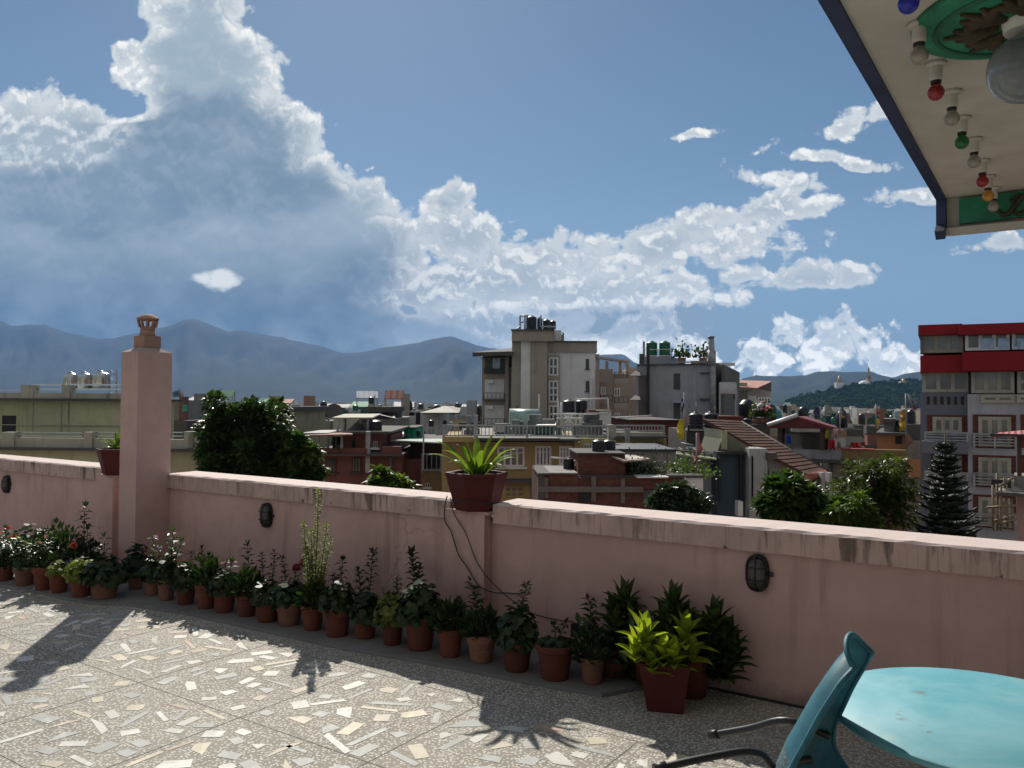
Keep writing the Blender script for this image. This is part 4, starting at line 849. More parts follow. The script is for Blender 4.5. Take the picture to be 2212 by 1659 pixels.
tank(b, 355, 463, 352, 498, 2, 'left of the two big green tanks on the blue grey block', M_gtank, 'green tanks on the blue grey block'); tank(b, 480, 590, 350, 498, 2, 'right of the two big green tanks on the blue grey block', M_gtank, 'green tanks on the blue grey block')
b.rail(335, 605, 432, 500, 1.2, 1., M_white, .04, hor=0); post(b, 333, 355, 500, 1.2, .06); b.box(288, 330, 475, 585, M_dconc, 'solar_heater', 1, .5)
b.box(790, 985, 545, 572, M_yel2, 'terrace_planter', 2, .4)
for x, lab in ((700, 'spindly potted shrub left on the blue grey block roof'), (905, 'leafy potted shrub beside the flue pipe on the roof')):
    t = thing('potted_shrub', lab, 'potted plant', b.W(x, 575, 1.), 0, 'shrubs on the blue grey block'); MB().lathe([(.2, 0), (.28, .4)], (0, 0, 0), 10).build('pot', plain('roof_pot', (.3, .1, .06)), t)
    m = MB()
    for _ in range(130): p = Vector((rnd.gauss(0, .3), rnd.gauss(0, .25), .45+abs(rnd.gauss(0, .35)))); m.disc_leaf(p*1., (rnd.uniform(-1, 1), rnd.uniform(-1, 1), rnd.uniform(-.2, 1)), rnd.uniform(.06, .11), 5)
    m.tube([(0, 0, .6), (.05, 0, 1.3)], .04, 5).build('foliage', leafmat('roof_shrub_leaf%d' % x, (.03, .05, .02), (.08, .1, .04)), t)

# 7 pink grey building with red striped roof
M_pg = plaster('pale_mauve_render', (.42, .37, .38), .2, .3, .3)
b = Bld('mauve_building', 'pale mauve building with red striped sheet roof right of the blue grey block', 'building', 1630, 80, 0, z4)
b.box(1335, 1562, 810, None, M_pg, 'wall', 0, 12); b.box(1240, 1335, 830, None, M_bs, 'left_wall', -1, 8); b.box(1250, 1335, 755, 832, M_creamg, 'stair_head', -1, 4)
m = corrug('red_stripe_sheet', (.48, .24, .20), .2, 9.)
sheet(b, [(1245, 790, -2), (1430, 805, -2), (1566, 738, 3), (1240, 730, 5)], m, 'striped_roof', .1); m = MB(); V = [b.F.I @ b.W(*p) for p in ((1430, 808, -.1), (1566, 742, -.1), (1566, 835, -.1))]; m.prism(V, (0, 1, 0), .2).build('gable', plain('gable_dark', (.12, .07, .07)), b.root)
b.win(1345, 1418, 884, 910, 2, 1, 0, M_white, M_glass, .12, False); b.win(1438, 1560, 895, 965, 4, 1, 0, M_white, M_glass, .12, False); b.box(1345, 1435, 915, 1000, M_hw, 'pale_panel', -.1, .09); b.hole(1190, 1210, 865, 905, -1)
# 8 brick building and the roofs behind it
M_oldc = plaster('old_concrete_frame', (.17, .155, .14), .6, .5); M_brick = brick('dark_red_brick', (.125, .05, .038)); M_brickb = brick('red_brick_far', (.15, .038, .034))
b = Bld('brick_building', 'unfinished dark red brick building with grey concrete posts just beyond the parapet', 'building', 1300, 18, 2, z5)
b.box(610, 1020, 412, 800, M_brick, 'upper_wall', .3, 1.7); b.box(262, 615, 592, None, M_brick, 'wall', 0, 2.3); b.box(616, 1550, 622, None, M_brick, 'right_wall', .02, 2.3)
for x0, x1, y0, y1 in ((727, 768, 612, 700), (984, 1020, 632, 715), (727, 768, 745, 830), (984, 1020, 745, 845), (315, 350, 620, 700), (320, 350, 745, 800)): b.box(x0, x1, y0, y1, M_oldc, 'concrete_post', -.04, .039)
b.box(262, 1180, 700, 748, M_oldc, 'concrete_beam', -.06, .059); b.box(262, 318, 590, 830, M_dconc, 'corner_post', -.05, .3); b.hole(618, 722, 757, 830, -.0); b.hole(1180, 1330, 730, 880, 0, M_dconc)
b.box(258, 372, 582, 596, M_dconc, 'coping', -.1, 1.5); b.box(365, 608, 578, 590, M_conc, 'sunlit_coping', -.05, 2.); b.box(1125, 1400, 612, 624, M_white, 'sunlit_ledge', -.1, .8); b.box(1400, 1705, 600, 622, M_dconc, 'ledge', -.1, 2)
b.box(1548, 1700, 624, None, M_hw, 'white_wall', -.06, 3)
for x0_, x1_, yy_ in ((262, 615, 592), (616, 1550, 622)):
    X0, X1, zb, zt = b.rect(x0_, x1_, yy_, None); MB().box(X0+.02, X1-.02, .12, 2.2, zt+.002, zt+.03).build('roof_surface', M_dconc, b.root)
b.box(600, 1030, 405, 415, M_dconc, 'roof_edge', .2, 1.9)
sheet(b, [(890, 420, .4), (1010, 472, -.3), (1245, 455, .6), (1120, 425, 3), (930, 415, 3)], corrug('rusty_pale_sheet', (.55, .50, .44), .7, 22.), 'sheet_roof'); b.box(1030, 1210, 470, 620, M_creamg, 'back_wall', 1.6, .3); b.hole(1040, 1115, 510, 600, 1.58)
TL2 = ['left of the fat black tanks on the brick building roof', 'right of the fat black tanks on the brick building roof']
for k, (x0, x1) in enumerate(((733, 845), (825, 938))): tank(b, x0, x1, 285, 412, .8+k*.6, TL2[k], None, 'black tanks on the brick building')
tank(b, 482, 578, 440, 582, 1., 'single black tank with thin pipes, lower left on the brick building', None, 'black tanks on the brick building')
m = MB()
for P_ in ([(600, 440, .8), (604, 590, .8)], [(575, 470, .8), (603, 480, .8)], [(375, 445, .8), (520, 455, .8)], [(590, 500, .8), (603, 560, .8)]): pipe(m, b, P_, .02)
m.build('water_pipes', M_white, b.root)
b = Bld('grey_shed_row', 'low grey wall with black coping and glazed lean-to behind the brick building', 'building', 1420, 22, 0, z5)
b.box(930, 1465, 392, None, M_conc, 'wall', 0, 3); b.box(930, 1470, 372, 393, M_black, 'coping', -.15, 3.3); b.box(1466, 1820, 408, 565, M_curt, 'glazing', .6, 2); b.box(1466, 1825, 568, None, M_bg, 'lean_to_wall', .5, 2.2)
b.win(1466, 1820, 408, 568, 4, 2, .6, M_creamg, glass('lean_to_glass', (.20, .23, .2)), .06, False, 'glazed_wall')
gr = sheet(b, [(1470, 410, .3), (1820, 455, -.2), (1815, 400, 2.2), (1425, 372, 2.6)], plain('translucent_sheet', (.50, .52, .36), .4), 'translucent_roof')
bt = MB()
for t in range(1, 6): A, B_ = b.F.I @ b.W(1470+t*60, 412+t*7.5, .2), b.F.I @ b.W(1430+t*65, 374+t*4.5, 2.4); bt.tube([A+Vector((0, 0, .06)), B_+Vector((0, 0, .06))], .035, 4)
for t in (.33, .66): A, B_ = b.F.I @ b.W(1470-45*t, 410-38*t, .3+2.3*t), b.F.I @ b.W(1820-5*t, 455-55*t, -.2+2.4*t); bt.tube([A+Vector((0, 0, .06)), B_+Vector((0, 0, .06))], .03, 4)
bt.build('battens', M_dconc, gr)
b = Bld('far_brick_house', 'dark red brick house end with small white window, under the blue grey block', 'house', 1430, 36, 0, z4)
b.box(225, 705, 1118, None, M_brickb, 'wall', 0, 8); b.box(200, 715, 1112, 1120, M_dconc, 'roof_edge', -.2, 8.4); b.win(662, 692, 1190, 1290, 1, 1, 0, M_white, M_curt, .1); b.box(540, 580, 1270, 1280, M_conc, 'ledge', -.3, .3)
b = Bld('tank_platform', 'grey stained parapet block carrying two black tanks beside the tiled roof', 'building', 1680, 26, 0, z4)
b.box(745, 1090, 1215, None, M_dconc, 'wall', 0, 3); b.box(910, 1300, 1078, 1240, M_brickb, 'brick_back_wall', 4, 3); b.rail(755, 1100, 1165, 1215, -.1, .9, M_black, .02)
tank(b, 766, 905, 1038, 1215, 1.2, 'left of the two ribbed black tanks beside the tiled roof', None, 'tanks beside the tiled roof'); tank(b, 910, 1052, 1035, 1215, 1.6, 'right of the two ribbed black tanks beside the tiled roof', None, 'tanks beside the tiled roof')
for P_ in ([(838, 945, 1), (842, 1035, 1)], [(725, 900, -.5), (735, 1200, -.5)], [(1018, 985, 1), (1022, 1035, 1)], [(695, 1340, -.5), (960, 1390, -.5)]): m = MB(); pipe(m, b, P_, .03); m.build('vent_pipe', M_rail, b.root)

# 9 house with the long tiled roof
def tiles():
    m, q, b_, o = newmat('clay_tiles'); t = q.n('ShaderNodeTexCoord'); P = t.outputs['UV']; s = q.n('ShaderNodeSeparateXYZ'); q.put(s.inputs[0], P)
    row = q.m('FRACT', s.outputs[1]); col = q.m('FRACT', q.m('ADD', s.outputs[0], 0.)); nz_ = q.noise(coord(q), 1.2, 6, .65)
    w = q.n('ShaderNodeTexWhiteNoise', noise_dimensions='2D'); cb = q.n('ShaderNodeCombineXYZ'); q.put(cb.inputs[0], q.m('FLOOR', s.outputs[0])); q.put(cb.inputs[1], q.m('FLOOR', s.outputs[1])); q.put(w.inputs[0], cb.outputs[0])
    c = q.mix(w.outputs[0], (.055, .026, .018), (.11, .052, .036)); c = q.mix(q.ss(row, .16, .0), c, (.02, .012, .01)); c = q.mix(q.m('MULTIPLY', q.ss(nz_, .5, .7), .5), c, (.05, .04, .03))
    q.put(b_.inputs['Base Color'], c); b_.inputs['Roughness'].default_value = .9; b_.inputs['Specular IOR Level'].default_value = .1; bump(q, b_, q.m('ADD', row, q.m('MULTIPLY', q.m('SINE', q.m('MULTIPLY', s.outputs[0], 6.283)), .3)), .8, .03); return m
M_tile = tiles()
def quad_roof(b, A, B_, C, D, name, rows, cols, th=.08):
    """roof plane A-B along the ridge, D-C along the eave, with stepped courses"""
    m = MB(); UV = []; n = (B_-A).cross(D-A).normalized(); n = n if n.z > 0 else -n
    for r in range(rows):
        t0, t1 = r/rows, (r+1)/rows
        a, c = A.lerp(D, t0), B_.lerp(C, t0); e, f = A.lerp(D, t1), B_.lerp(C, t1)
        m.poly([a+n*.0, c+n*.0, f+n*.018, e+n*.018]); UV.append([(0, r+.99), (cols, r+.99), (cols, r+.01), (0, r+.01)])
        m.poly([e+n*.018, f+n*.018, f, e]); UV.append([(0, r+.02), (cols, r+.02), (cols, r), (0, r)])
    m.poly([A-n*th, D-n*th, C-n*th, B_-n*th]); UV.append([(0, .5)]*4)
    for u, v in ((A, D), (D, C), (C, B_), (B_, A)): m.poly([u, v, v-n*th, u-n*th]); UV.append([(0, .5)]*4)
    o = m.build(name, M_tile, b.root); ul = o.data.uv_layers.new(name='UVMap'); k = 0
    for f in UV:
        for uv in f: ul.data[k].uv = uv; k += 1
    return o
M_slate = plaster('blue_black_wall', (.055, .085, .11), .3, .3); M_gw = plaster('grey_white_wall', (.40, .41, .40), .25, .4)
b = Bld('tiled_roof_house', 'white and slate blue house under a long sloping brown tiled roof', 'house', 1700, 22, 0, z4)
loc = lambda x, y, yl: b.F.I @ b.W(x, y, yl)
A, B_, C, D = loc(900, 1104, 2.6), loc(1255, 1122, 5.2), loc(2085, 1600, 1.2), loc(1900, 1640, -1.6)
mid = A.lerp(D, .44)
quad_roof(b, A, B_, C, D, 'tiled_roof', 18, 22)
fz = MB(); fz.tube([B_+Vector((.1, .1, -.12)), C+Vector((.1, .1, -.12))], .13, 4); fz.build('roof_fascia', M_dconc, b.root)
fz = MB(); fz.tube([C+Vector((0, 0, -.1)), D+Vector((0, 0, -.1))], .12, 4); fz.build('eave_board', plain('red_eave_board', (.25, .07, .04)), b.root)
w = MB(); gable = [loc(1085, 1210, 0), loc(1360, 1385, 0), loc(1360, 1440, 0), loc(1040, 1440, 0), loc(1085, 1300, 0)]
w.prism([(p.x, 0, p.z) for p in gable], (0, 1, 0), 2).build('gable', plaster('olive_gable', (.16, .17, .12), .4, .5), b.root)
b.box(1085, 1140, 1220, 1400, plaster('mossy_cream', (.42, .42, .26), .4, .6), 'gable_strip', -.06, .058)
b.box(1040, 1352, 1446, None, M_slate, 'slate_wall', -.1, 4); b.box(1042, 1325, 1425, 1447, M_black, 'beam', -.35, .4); b.box(1060, 1078, 1446, 1900, M_black, 'down_pipe', -.25, .1); b.box(1262, 1276, 1446, 1900, M_black, 'down_pipe', -.25, .1)
b.box(1352, 1526, 1392, None, M_gw, 'white_wall', -.5, 4); b.win(1366, 1392, 1465, 1960, 1, 7, -.5, M_gw, M_glass, .06, False, 'tall_window')
q6 = lambda x, y: ((z6[0]+x*z6[2]-z4[0])/z4[2], (z6[1]+y*z6[2]-z4[1])/z4[2])
w = MB(); g2 = [loc(1526, 1470, -.3), loc(1760, 1575, -.3), loc(1900, 1650, -.3)]; w.prism([(g2[0].x, -.3, 0), (g2[0].x, -.3, g2[0].z), (g2[1].x, -.3, g2[1].z), (g2[2].x, -.3, g2[2].z), (g2[2].x, -.3, 0)], (0, 1, 0), 3).build('lower_gable', M_gw, b.root)
b.box(1524, 1620, 1432, 1500, M_dconc, 'dark_canopy', -.6, .3); x0, y0 = q6(265, 995); x1, y1 = q6(288, 1130); b.win(x0, x1, y0, y1, 1, 2, -.3, M_gw, M_glass, .05)
for xx in (745, 812): x0, y0 = q6(xx-4, 1022); x1, _ = q6(xx+22, 1022); b.box(x0, x1, y0, None, M_gw, 'porch_post', -.5, .3)
x0, y0 = q6(640, 1030); x1, _ = q6(745, 0); b.box(x0, x1, y0, None, M_dconc, 'porch_back', .9, .3); x0, y0 = q6(620, 1195); x1, y1 = q6(755, 1225); b.box(x0, x1, y0, y1, M_creamg, 'porch_rail', -.45, .15)
for yy in (1273, 1405):
    x0, y0 = q6(14, yy); x1, y1 = q6(56, 1400); b.box(x0, x1, y0, y1, M_white, 'white_pier', -.9, .3) if yy < 1300 else None
x0, y0 = q6(-60, 1285); x1, y1 = q6(-25, 1400); 
# 10 pavilion terrace and yellow house behind the trees
M_pav = plaster('pavilion_white_wall', (.40, .40, .43), .4, .5); M_yd = plaster('dim_yellow_wall', (.30, .22, .10), .3, .4); M_org = plaster('orange_wall', (.42, .20, .10), .3, .4)
b = Bld('pavilion_house', 'yellow house behind the trees with a red canopy pavilion on its terrace', 'house', 1750, 27, -22, z6)
b.box(910, 1480, 940, None, M_yd, 'wall', .2, 7); b.box(842, 916, 945, None, plaster('beige_pilaster', (.38, .31, .2), .3, .4), 'pilaster', -.25, .5); b.box(800, 842, 945, None, M_pav, 'side_strip', .0, .5)
b.box(500, 912, 822, 925, M_pav, 'terrace_parapet', -.2, .25); b.box(912, 1480, 818, 912, M_yd, 'terrace_band', -.2, .25); b.box(640, 1480, 918, 945, M_dconc, 'slab', -.5, 6); b.box(905, 1200, 812, 820, plain('red_coping', (.35, .05, .04)), 'red_coping', -.25, .35)
b.box(420, 575, 680, 800, M_creamg, 'pale_box', .8, 2); b.box(576, 724, 682, 822, plaster('olive_grey_box', (.17, .16, .12), .3, .4), 'dark_box', .6, 2)
A, B_, C, D, E_, G = [b.F.I @ b.W(*p) for p in ((270, 632, -.6), (532, 545, -.6), (850, 640, -.6), (300, 628, 3.5), (612, 542, 3.5), (880, 636, 3.5))]
m = MB(); m.prism([A, B_, E_, D], (0, 0, 1), .06).prism([B_, C, G, E_], (0, 0, 1), .06); cn = m.build('canopy', plain('canopy_red', (.22, .035, .03), .5), b.root); MB().prism([A, B_, C], (0, -1, 0), .03).build('canopy_gable', plain('canopy_dark_red', (.10, .012, .012)), cn)
fr_ = MB(); fr_.tube([A+Vector((0, -.06, .1)), B_+Vector((0, -.06, .1))], .07, 4); fr_.build('canopy_edge', M_white, cn)
for x, yl in ((378, -.4), (408, 2.5), (747, -.4), (782, 2.5), (818, -.2)): post(b, x, 632, 822, yl, .07, M_wood if x != 818 else M_rail)
b.win(1060, 1130, 975, 1072, 2, 1, .2, M_black, M_glass, .06)
for x0, x1, y0, y1, c, lab in ((345, 385, 690, 760, (.02, .08, .45), 'bright blue cloth hanging under the red pavilion'), (708, 735, 640, 715, (.65, .50, .03), 'yellow cloth hanging by the right post of the red pavilion'), (737, 790, 735, 815, (.50, .02, .02), 'red cloth hanging behind the pavilion posts'), (945, 972, 752, 808, (.7, .68, .62), 'white cloth on the washing line right of the pavilion'), (1072, 1150, 765, 808, (.55, .02, .02), 'wide red blanket drying on the terrace wall'), (765, 815, 650, 720, (.55, .42, .40), 'pale striped towel hanging right of the pavilion'), (1165, 1210, 760, 800, (.35, .10, .05), 'orange red rug beside the red blanket')):
    X0, X1, zb, zt = b.rect(x0, x1, y0, y1, -.7 if x0 < 900 else .4); yl = -.7 if x0 < 900 else .4; m = MB(); nn = 10; top = []; bot = []
    for k in range(nn+1): x = X0+(X1-X0)*k/nn; top.append((x, yl+.02*math.sin(k*1.7), zt)); bot.append((x+.03*math.sin(k), yl+.09*math.sin(k*1.9+1), zb+.06*math.sin(k*1.3)))
    for k in range(nn): m.prism([top[k], top[k+1], bot[k+1], bot[k]], (0, 1, 0), .012)
    o = m.build('cloth', plain('cloth_%d' % x0, c, .8)); o.location = b.F.o; tag(o, lab, 'cloth', 'washing on the pavilion terrace')
b = Bld('orange_house', 'orange rendered house with dark doorway and cluttered roof left of the red and white building', 'house', 1920, 36, -26, z6)
b.box(1225, 1480, 685, None, M_org, 'wall', 0, 8); b.box(1480, 1610, 740, None, plaster('grey_house_wall', (.25, .22, .19), .4, .4), 'side_wall', -.5, 6); b.hole(1382, 1440, 702, 770, 0); b.box(1215, 1500, 672, 690, M_dconc, 'slab', -.3, 8.5); b.box(1285, 1370, 590, 675, M_conc, 'roof_room', 1, 3); b.box(1275, 1385, 552, 590, M_dconc, 'roof_room_slab', .7, 3.6); b.box(1370, 1460, 610, 675, M_dconc, 'roof_wall', 1.5, 2)
b.box(1470, 1610, 600, 742, M_dconc, 'tank_base', -.3, 3); b.box(1500, 1610, 905, 1060, M_org, 'lower_wall', -.9, 2)
tank(b, 1482, 1560, 470, 600, .5, 'big square looking black tank next to the red and white building'); tank(b, 1380, 1430, 560, 612, 1.6, 'small tank on the orange house roof')
b = Bld('water_tower_block', 'grey block with pale chimney-like pier and black tank behind the red pavilion', 'building', 1700, 60, 0, z6)
b.box(310, 480, 500, None, M_conc, 'wall', 0, 8); b.box(425, 475, 440, None, M_creamg, 'pier', -1, 2); tank(b, 405, 440, 425, 500, -2, 'black tank beside the pale pier behind the pavilion'); b.box(418, 468, 408, 440, M_steel, 'shiny_cap', -1.1, 1.5)
t = thing('water_tank', 'turquoise tank seen over the left slope of the red pavilion', 'water tank', b.W(324, 600, -3), 0, 'rooftop water tanks'); MB().lathe([(.5, 0), (.52, .9), (.2, 1.2)], (0, 0, 0), 14).build('body', plain('turquoise_tank', (.05, .3, .4)), t)

# 11 red, white and grey building on the right
M_red = plaster('crimson_band', (.26, .006, .012), .12, .1, .4, .6); M_gry = plaster('slate_grey_render', (.16, .17, .21), .15, .25, .4); M_wht = plaster('right_white_render', (.40, .40, .44), .2, .3, .4)
M_gl2 = glass('showroom_glass', (.10, .10, .09), .06)
b = Bld('red_white_building', 'five storey building with crimson bands at the right edge, half slate grey, half white', 'building', 2100, 22, -28, z7)
b.box(205, 520, 575, None, M_gry, 'grey_wall', 0, 9); b.box(515, 1700, 585, None, M_wht, 'white_wall', -.35, 9); b.box(192, 480, 128, 195, M_red, 'top_band_left', -.3, 9); b.box(458, 1700, 108, 178, M_red, 'top_band', -.6, 9.3)
b.box(205, 1700, 318, 436, M_red, 'middle_band', -.25, 9); b.box(480, 1700, 298, 425, M_red, 'middle_band_front', -.55, 9); b.box(222, 490, 190, 318, M_dark, 'top_room', .3, 8); b.box(222, 530, 432, 577, M_dark, 'third_room', .3, 8); b.box(490, 1700, 176, 300, M_dark, 'top_room_right', .1, 8); b.box(520, 1700, 422, 584, M_dark, 'third_room_right', .0, 8)
b.box(205, 222, 195, 320, M_gry, 'edge_pier', -.1, .4)
b.win(218, 486, 187, 314, 3, 1, .1, M_creamg, M_gl2, .09, False); b.win(498, 790, 172, 298, 3, 1, -.2, M_white, M_gl2, .08, False); b.win(804, 1100, 160, 290, 3, 1, -.2, M_white, M_gl2, .08, False)
sk = plain('painted_sky_glass', (.35, .5, .7), .1)  # pale blue panels paint the sky's reflection onto the panes
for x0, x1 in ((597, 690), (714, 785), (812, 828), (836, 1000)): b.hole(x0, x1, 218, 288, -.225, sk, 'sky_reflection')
b.win(218, 528, 434, 573, 3, 1, .1, M_creamg, M_gl2, .09, False); b.win(538, 820, 424, 578, 3, 1, -.2, M_creamg, M_gl2, .09, False); b.win(838, 1100, 424, 578, 3, 2, -.2, M_creamg, M_gl2, .09, False); b.win(600, 822, 586, 643, 2, 1, -.36, M_creamg, M_gl2, .09, False); b.win(836, 1100, 586, 643, 2, 1, -.36, M_creamg, M_gl2, .09, False)
for k in range(6): x = 248+k*44.5; b.hole(x, x+21, 600, 652, -.0)
b.hole(250, 512, 722, 838, -.02, M_brickb, 'loggia'); b.win(286, 478, 733, 838, 3, 1, -.05, M_creamg, M_curt, .09, False); b.rail(232, 518, 828, 900, -.5, 1, M_rail, .014, hor=3)
b.hole(280, 512, 980, 1120, -.02, M_brickb, 'loggia'); b.win(290, 478, 985, 1120, 3, 1, -.05, M_creamg, M_curt, .09, False); b.box(215, 518, 895, 972, M_gry, 'balcony_front', -.55, .3); b.rail(232, 518, 1085, 1150, -.5, 1, M_rail, .014, hor=3)
for y0, y1 in ((718, 938), (985, 1195), (1245, 1460)):
    b.hole(550, 832, y0, y1, -.37, M_brickb, 'loggia'); b.win(585, 800, y0+14, y1-10, 3, 1, -.4, M_creamg, M_curt, .09, False); b.rail(552, 835, y1-100, y1-4, -.55, 1, M_rail, .014, hor=4); b.hole(862, 1100, y0, y1, -.37, M_brickb, 'loggia')
# 12 gatehouse with little roof and bamboo frame on the far right
b = Bld('gate_turret', 'small pink turret with red sheet canopy and bamboo frame at the right edge', 'turret', 2200, 15, -32, z7)
b.box(838, 1050, 1255, None, M_wall, 'wall', 0, 2.5); b.box(700, 1060, 1238, 1256, M_dconc, 'slab', -.7, 3.5); b.box(820, 900, 1118, 1226, M_conc, 'block', -.1, .8)
sheet(b, [(665, 850, -.8), (1000, 845, -.8), (1000, 808, 2), (720, 835, 2)], corrug('red_canopy_sheet', (.40, .14, .14), .15), 'canopy'); b.box(662, 1000, 846, 860, M_black, 'canopy_edge', -.82, .1); post(b, 852, 858, 1118, -.5, .035, M_wood)
m = MB()
for P_ in ([(680, 1180, -.6), (684, 1475, -.6)], [(733, 1170, -.6), (735, 1478, -.6)], [(708, 1100, -.4), (710, 1475, -.4)], [(768, 1250, -.6), (778, 1470, -.6)], [(800, 1260, -.6), (818, 1475, -.6)], [(690, 1412, -.65), (835, 1370, -.65)], [(640, 1325, -.65), (838, 1310, -.65)], [(700, 1440, -.65), (835, 1400, -.65)], [(715, 1190, -.6), (815, 1130, -.6)], [(760, 1200, -.6), (755, 1130, -.6)]): pipe(m, b, P_, .022)
bam = thing('bamboo_frame', 'rickety bamboo pole frame in front of the white building, far right', 'scaffold', b.F.o, b.F.rz); m.build('poles', plain('bamboo', (.25, .19, .12), .7), bam)
b.rail(670, 800, 1140, 1175, -.5, .5, M_black, .02, yb=1105); rub = MB()
for _ in range(14): X, z = b.h(rnd.uniform(760, 830), 1238, -.3); rub.lathe([(.02, 0), (rnd.uniform(.08, .2), .08), (.03, rnd.uniform(.12, .3))], (X, -.2+rnd.uniform(0, .5), z-.03), 7)
rub.build('rubble_heap', M_creamg, b.root)

# 13 the rows of small houses in the middle distance
wallc = [plaster('town_wall_%d' % k, c, .45, .45, .5) for k, c in enumerate([(.33, .31, .27), (.42, .40, .36), (.26, .12, .09), (.40, .30, .16), (.22, .22, .22), (.34, .38, .42), (.48, .46, .44), (.30, .20, .15)])]
cname = ['pale', 'whitish', 'brick red', 'ochre', 'dark', 'bluish', 'white', 'brown']
hr = random.Random(11)
shd = [corrug('town_sheet_%d' % k, c, .4, 14.) for k, c in enumerate([(.45, .45, .44), (.30, .10, .08), (.12, .2, .3), (.05, .28, .18)])]; sname = ['silver', 'red', 'blue', 'green']
def small_house(px, Y, wpx, topy, zone, order):
    ci = hr.randrange(8); w = wpx/F_*Y; p = at(px, topy, Y); hgt = p.z-GZ
    kind = hr.choice(['with a flat roof', 'with a sheet roof shelter', 'with a stair head']); si = hr.randrange(4)
    if kind == 'with a sheet roof shelter' and 'hill' in order: kind = 'with a flat roof'
    rz = R(hr.uniform(-14, 14)); lab = '%s house, %s, %s' % (cname[ci], {'with a flat roof': 'flat roof', 'with a stair head': 'stair head'}.get(kind, sname[si]+' sheet roof'), order)
    t = thing('town_house', lab, 'house', (p.x, Y, GZ), rz, 'small houses '+zone); d = w*hr.uniform(.7, 1.1)
    MB().box(-w/2, w/2, 0, d, 0, hgt).build('wall', wallc[ci], t)
    m = MB(); m.box(-w/2-.2, w/2+.2, -.25, d+.2, hgt-.9, hgt-.7).box(-w/2-.05, w/2+.05, -.05, .15, hgt+.002, hgt+.5).box(-w/2-.05, -w/2+.12, .16, d, hgt+.002, hgt+.5).box(w/2-.12, w/2+.05, .16, d, hgt+.002, hgt+.5).build('parapet', M_dconc if hr.random() < .4 else wallc[(ci+1) % 8], t)
    n = max(2, int(w/2.2)); fm = [M_white, M_wood][hr.randrange(2)]
    for st_ in (2.6, 5.6):
        for k in range(n):
            if hr.random() < .8:
                x = -w/2+w*(k+.5)/n; z = hgt-st_; ww = hr.uniform(.45, .65); f = MB()
                f.box(x-ww-.08, x+ww+.08, -.05, -.002, z-.08, z).box(x-ww-.08, x+ww+.08, -.05, -.002, z+1.2, z+1.28).box(x-ww-.08, x-ww, -.05, -.002, z+.001, z+1.199).box(x+ww, x+ww+.08, -.05, -.002, z+.001, z+1.199).box(x-.03, x+.03, -.05, -.002, z+.001, z+1.199)
                fo = f.build('window', fm, t); MB().box(x-ww+.002, x+ww-.002, -.02, -.003, z+.003, z+1.197).build('pane', M_glass if hr.random() < .7 else M_curt, fo)
    if kind == 'with a stair head': MB().box(-w*.3, w*.05, d*.3, d*.7, hgt+.002, hgt+2.3).build('stair_head', wallc[(ci+2) % 8], t)
    if kind == 'with a sheet roof shelter':
        MB().prism([(-w*.4, .4, hgt+2.1), (w*.42, .4, hgt+2.1), (w*.42, d*.8, hgt+2.7), (-w*.4, d*.8, hgt+2.7)], (0, 0, 1), .06).build('sheet_roof', shd[si], t); m = MB()
        for x in (-w*.38, w*.4): m.box(x-.04, x+.04, .5, .58, hgt, hgt+2.12); m.box(x-.04, x+.04, d*.75, d*.75+.08, hgt, hgt+2.66)
        m.build('shelter_posts', M_rail, t)
    if hr.random() < .6:
        r = hr.uniform(.3, .45); x = hr.uniform(-w*.3, w*.35); tk = thing('water_tank', 'small tank on the roof of the '+order.replace(' from left in', ' house,'), 'water tank', t.location+Matrix.Rotation(rz, 3, 'Z') @ Vector((x, d*.85, hgt+.6 if kind != 'with a stair head' else hgt+.6)), rz, 'tanks '+zone)
        MB().lathe([(r, 0), (r, 1.), (r*.6, 1.2), (r*.3, 1.25)], (0, 0, 0), 12).build('body', M_tank if hr.random() < .8 else M_gtank, tk); MB().box(-r*.7, r*.7, -r*.7, r*.7, -.62, -.002).build('stand', M_rail, tk)
ordn = ['first', 'second', 'third', 'fourth', 'fifth', 'sixth', 'seventh', 'eighth', 'ninth', 'tenth', 'eleventh', 'twelfth', 'thirteenth', 'fourteenth']
for zone, near, x0, x1, rows in (('between the big tree and the yellow building', 'left of hotel', 640, 1035, ((150, 905, 9), (95, 911, 8), (62, 918, 7))), ('between the red pavilion and the orange house', 'below wooded hill', 1668, 1975, ((150, 922, 8), (90, 928, 7), (55, 935, 6))), ('behind the glazed lean-to', 'behind the tiled roof', 1560, 1680, ((44, 935, 3),)), ('beyond the cream building', 'behind chimney and tree', 380, 640, ((120, 900, 5), (70, 905, 4)))):
    for ri, (Y, ty, n) in enumerate(rows):
        for k in range(n):
            px = x0+(x1-x0)*(k+.5+hr.uniform(-.25, .25))/n
            small_house(px, Y*hr.uniform(.92, 1.1), (x1-x0)/n*hr.uniform(.8, 1.15), ty+hr.uniform(-5, 9), zone, '%s from left in %s row %s' % (ordn[k], ['farthest', 'middle', 'nearest'][ri], near))

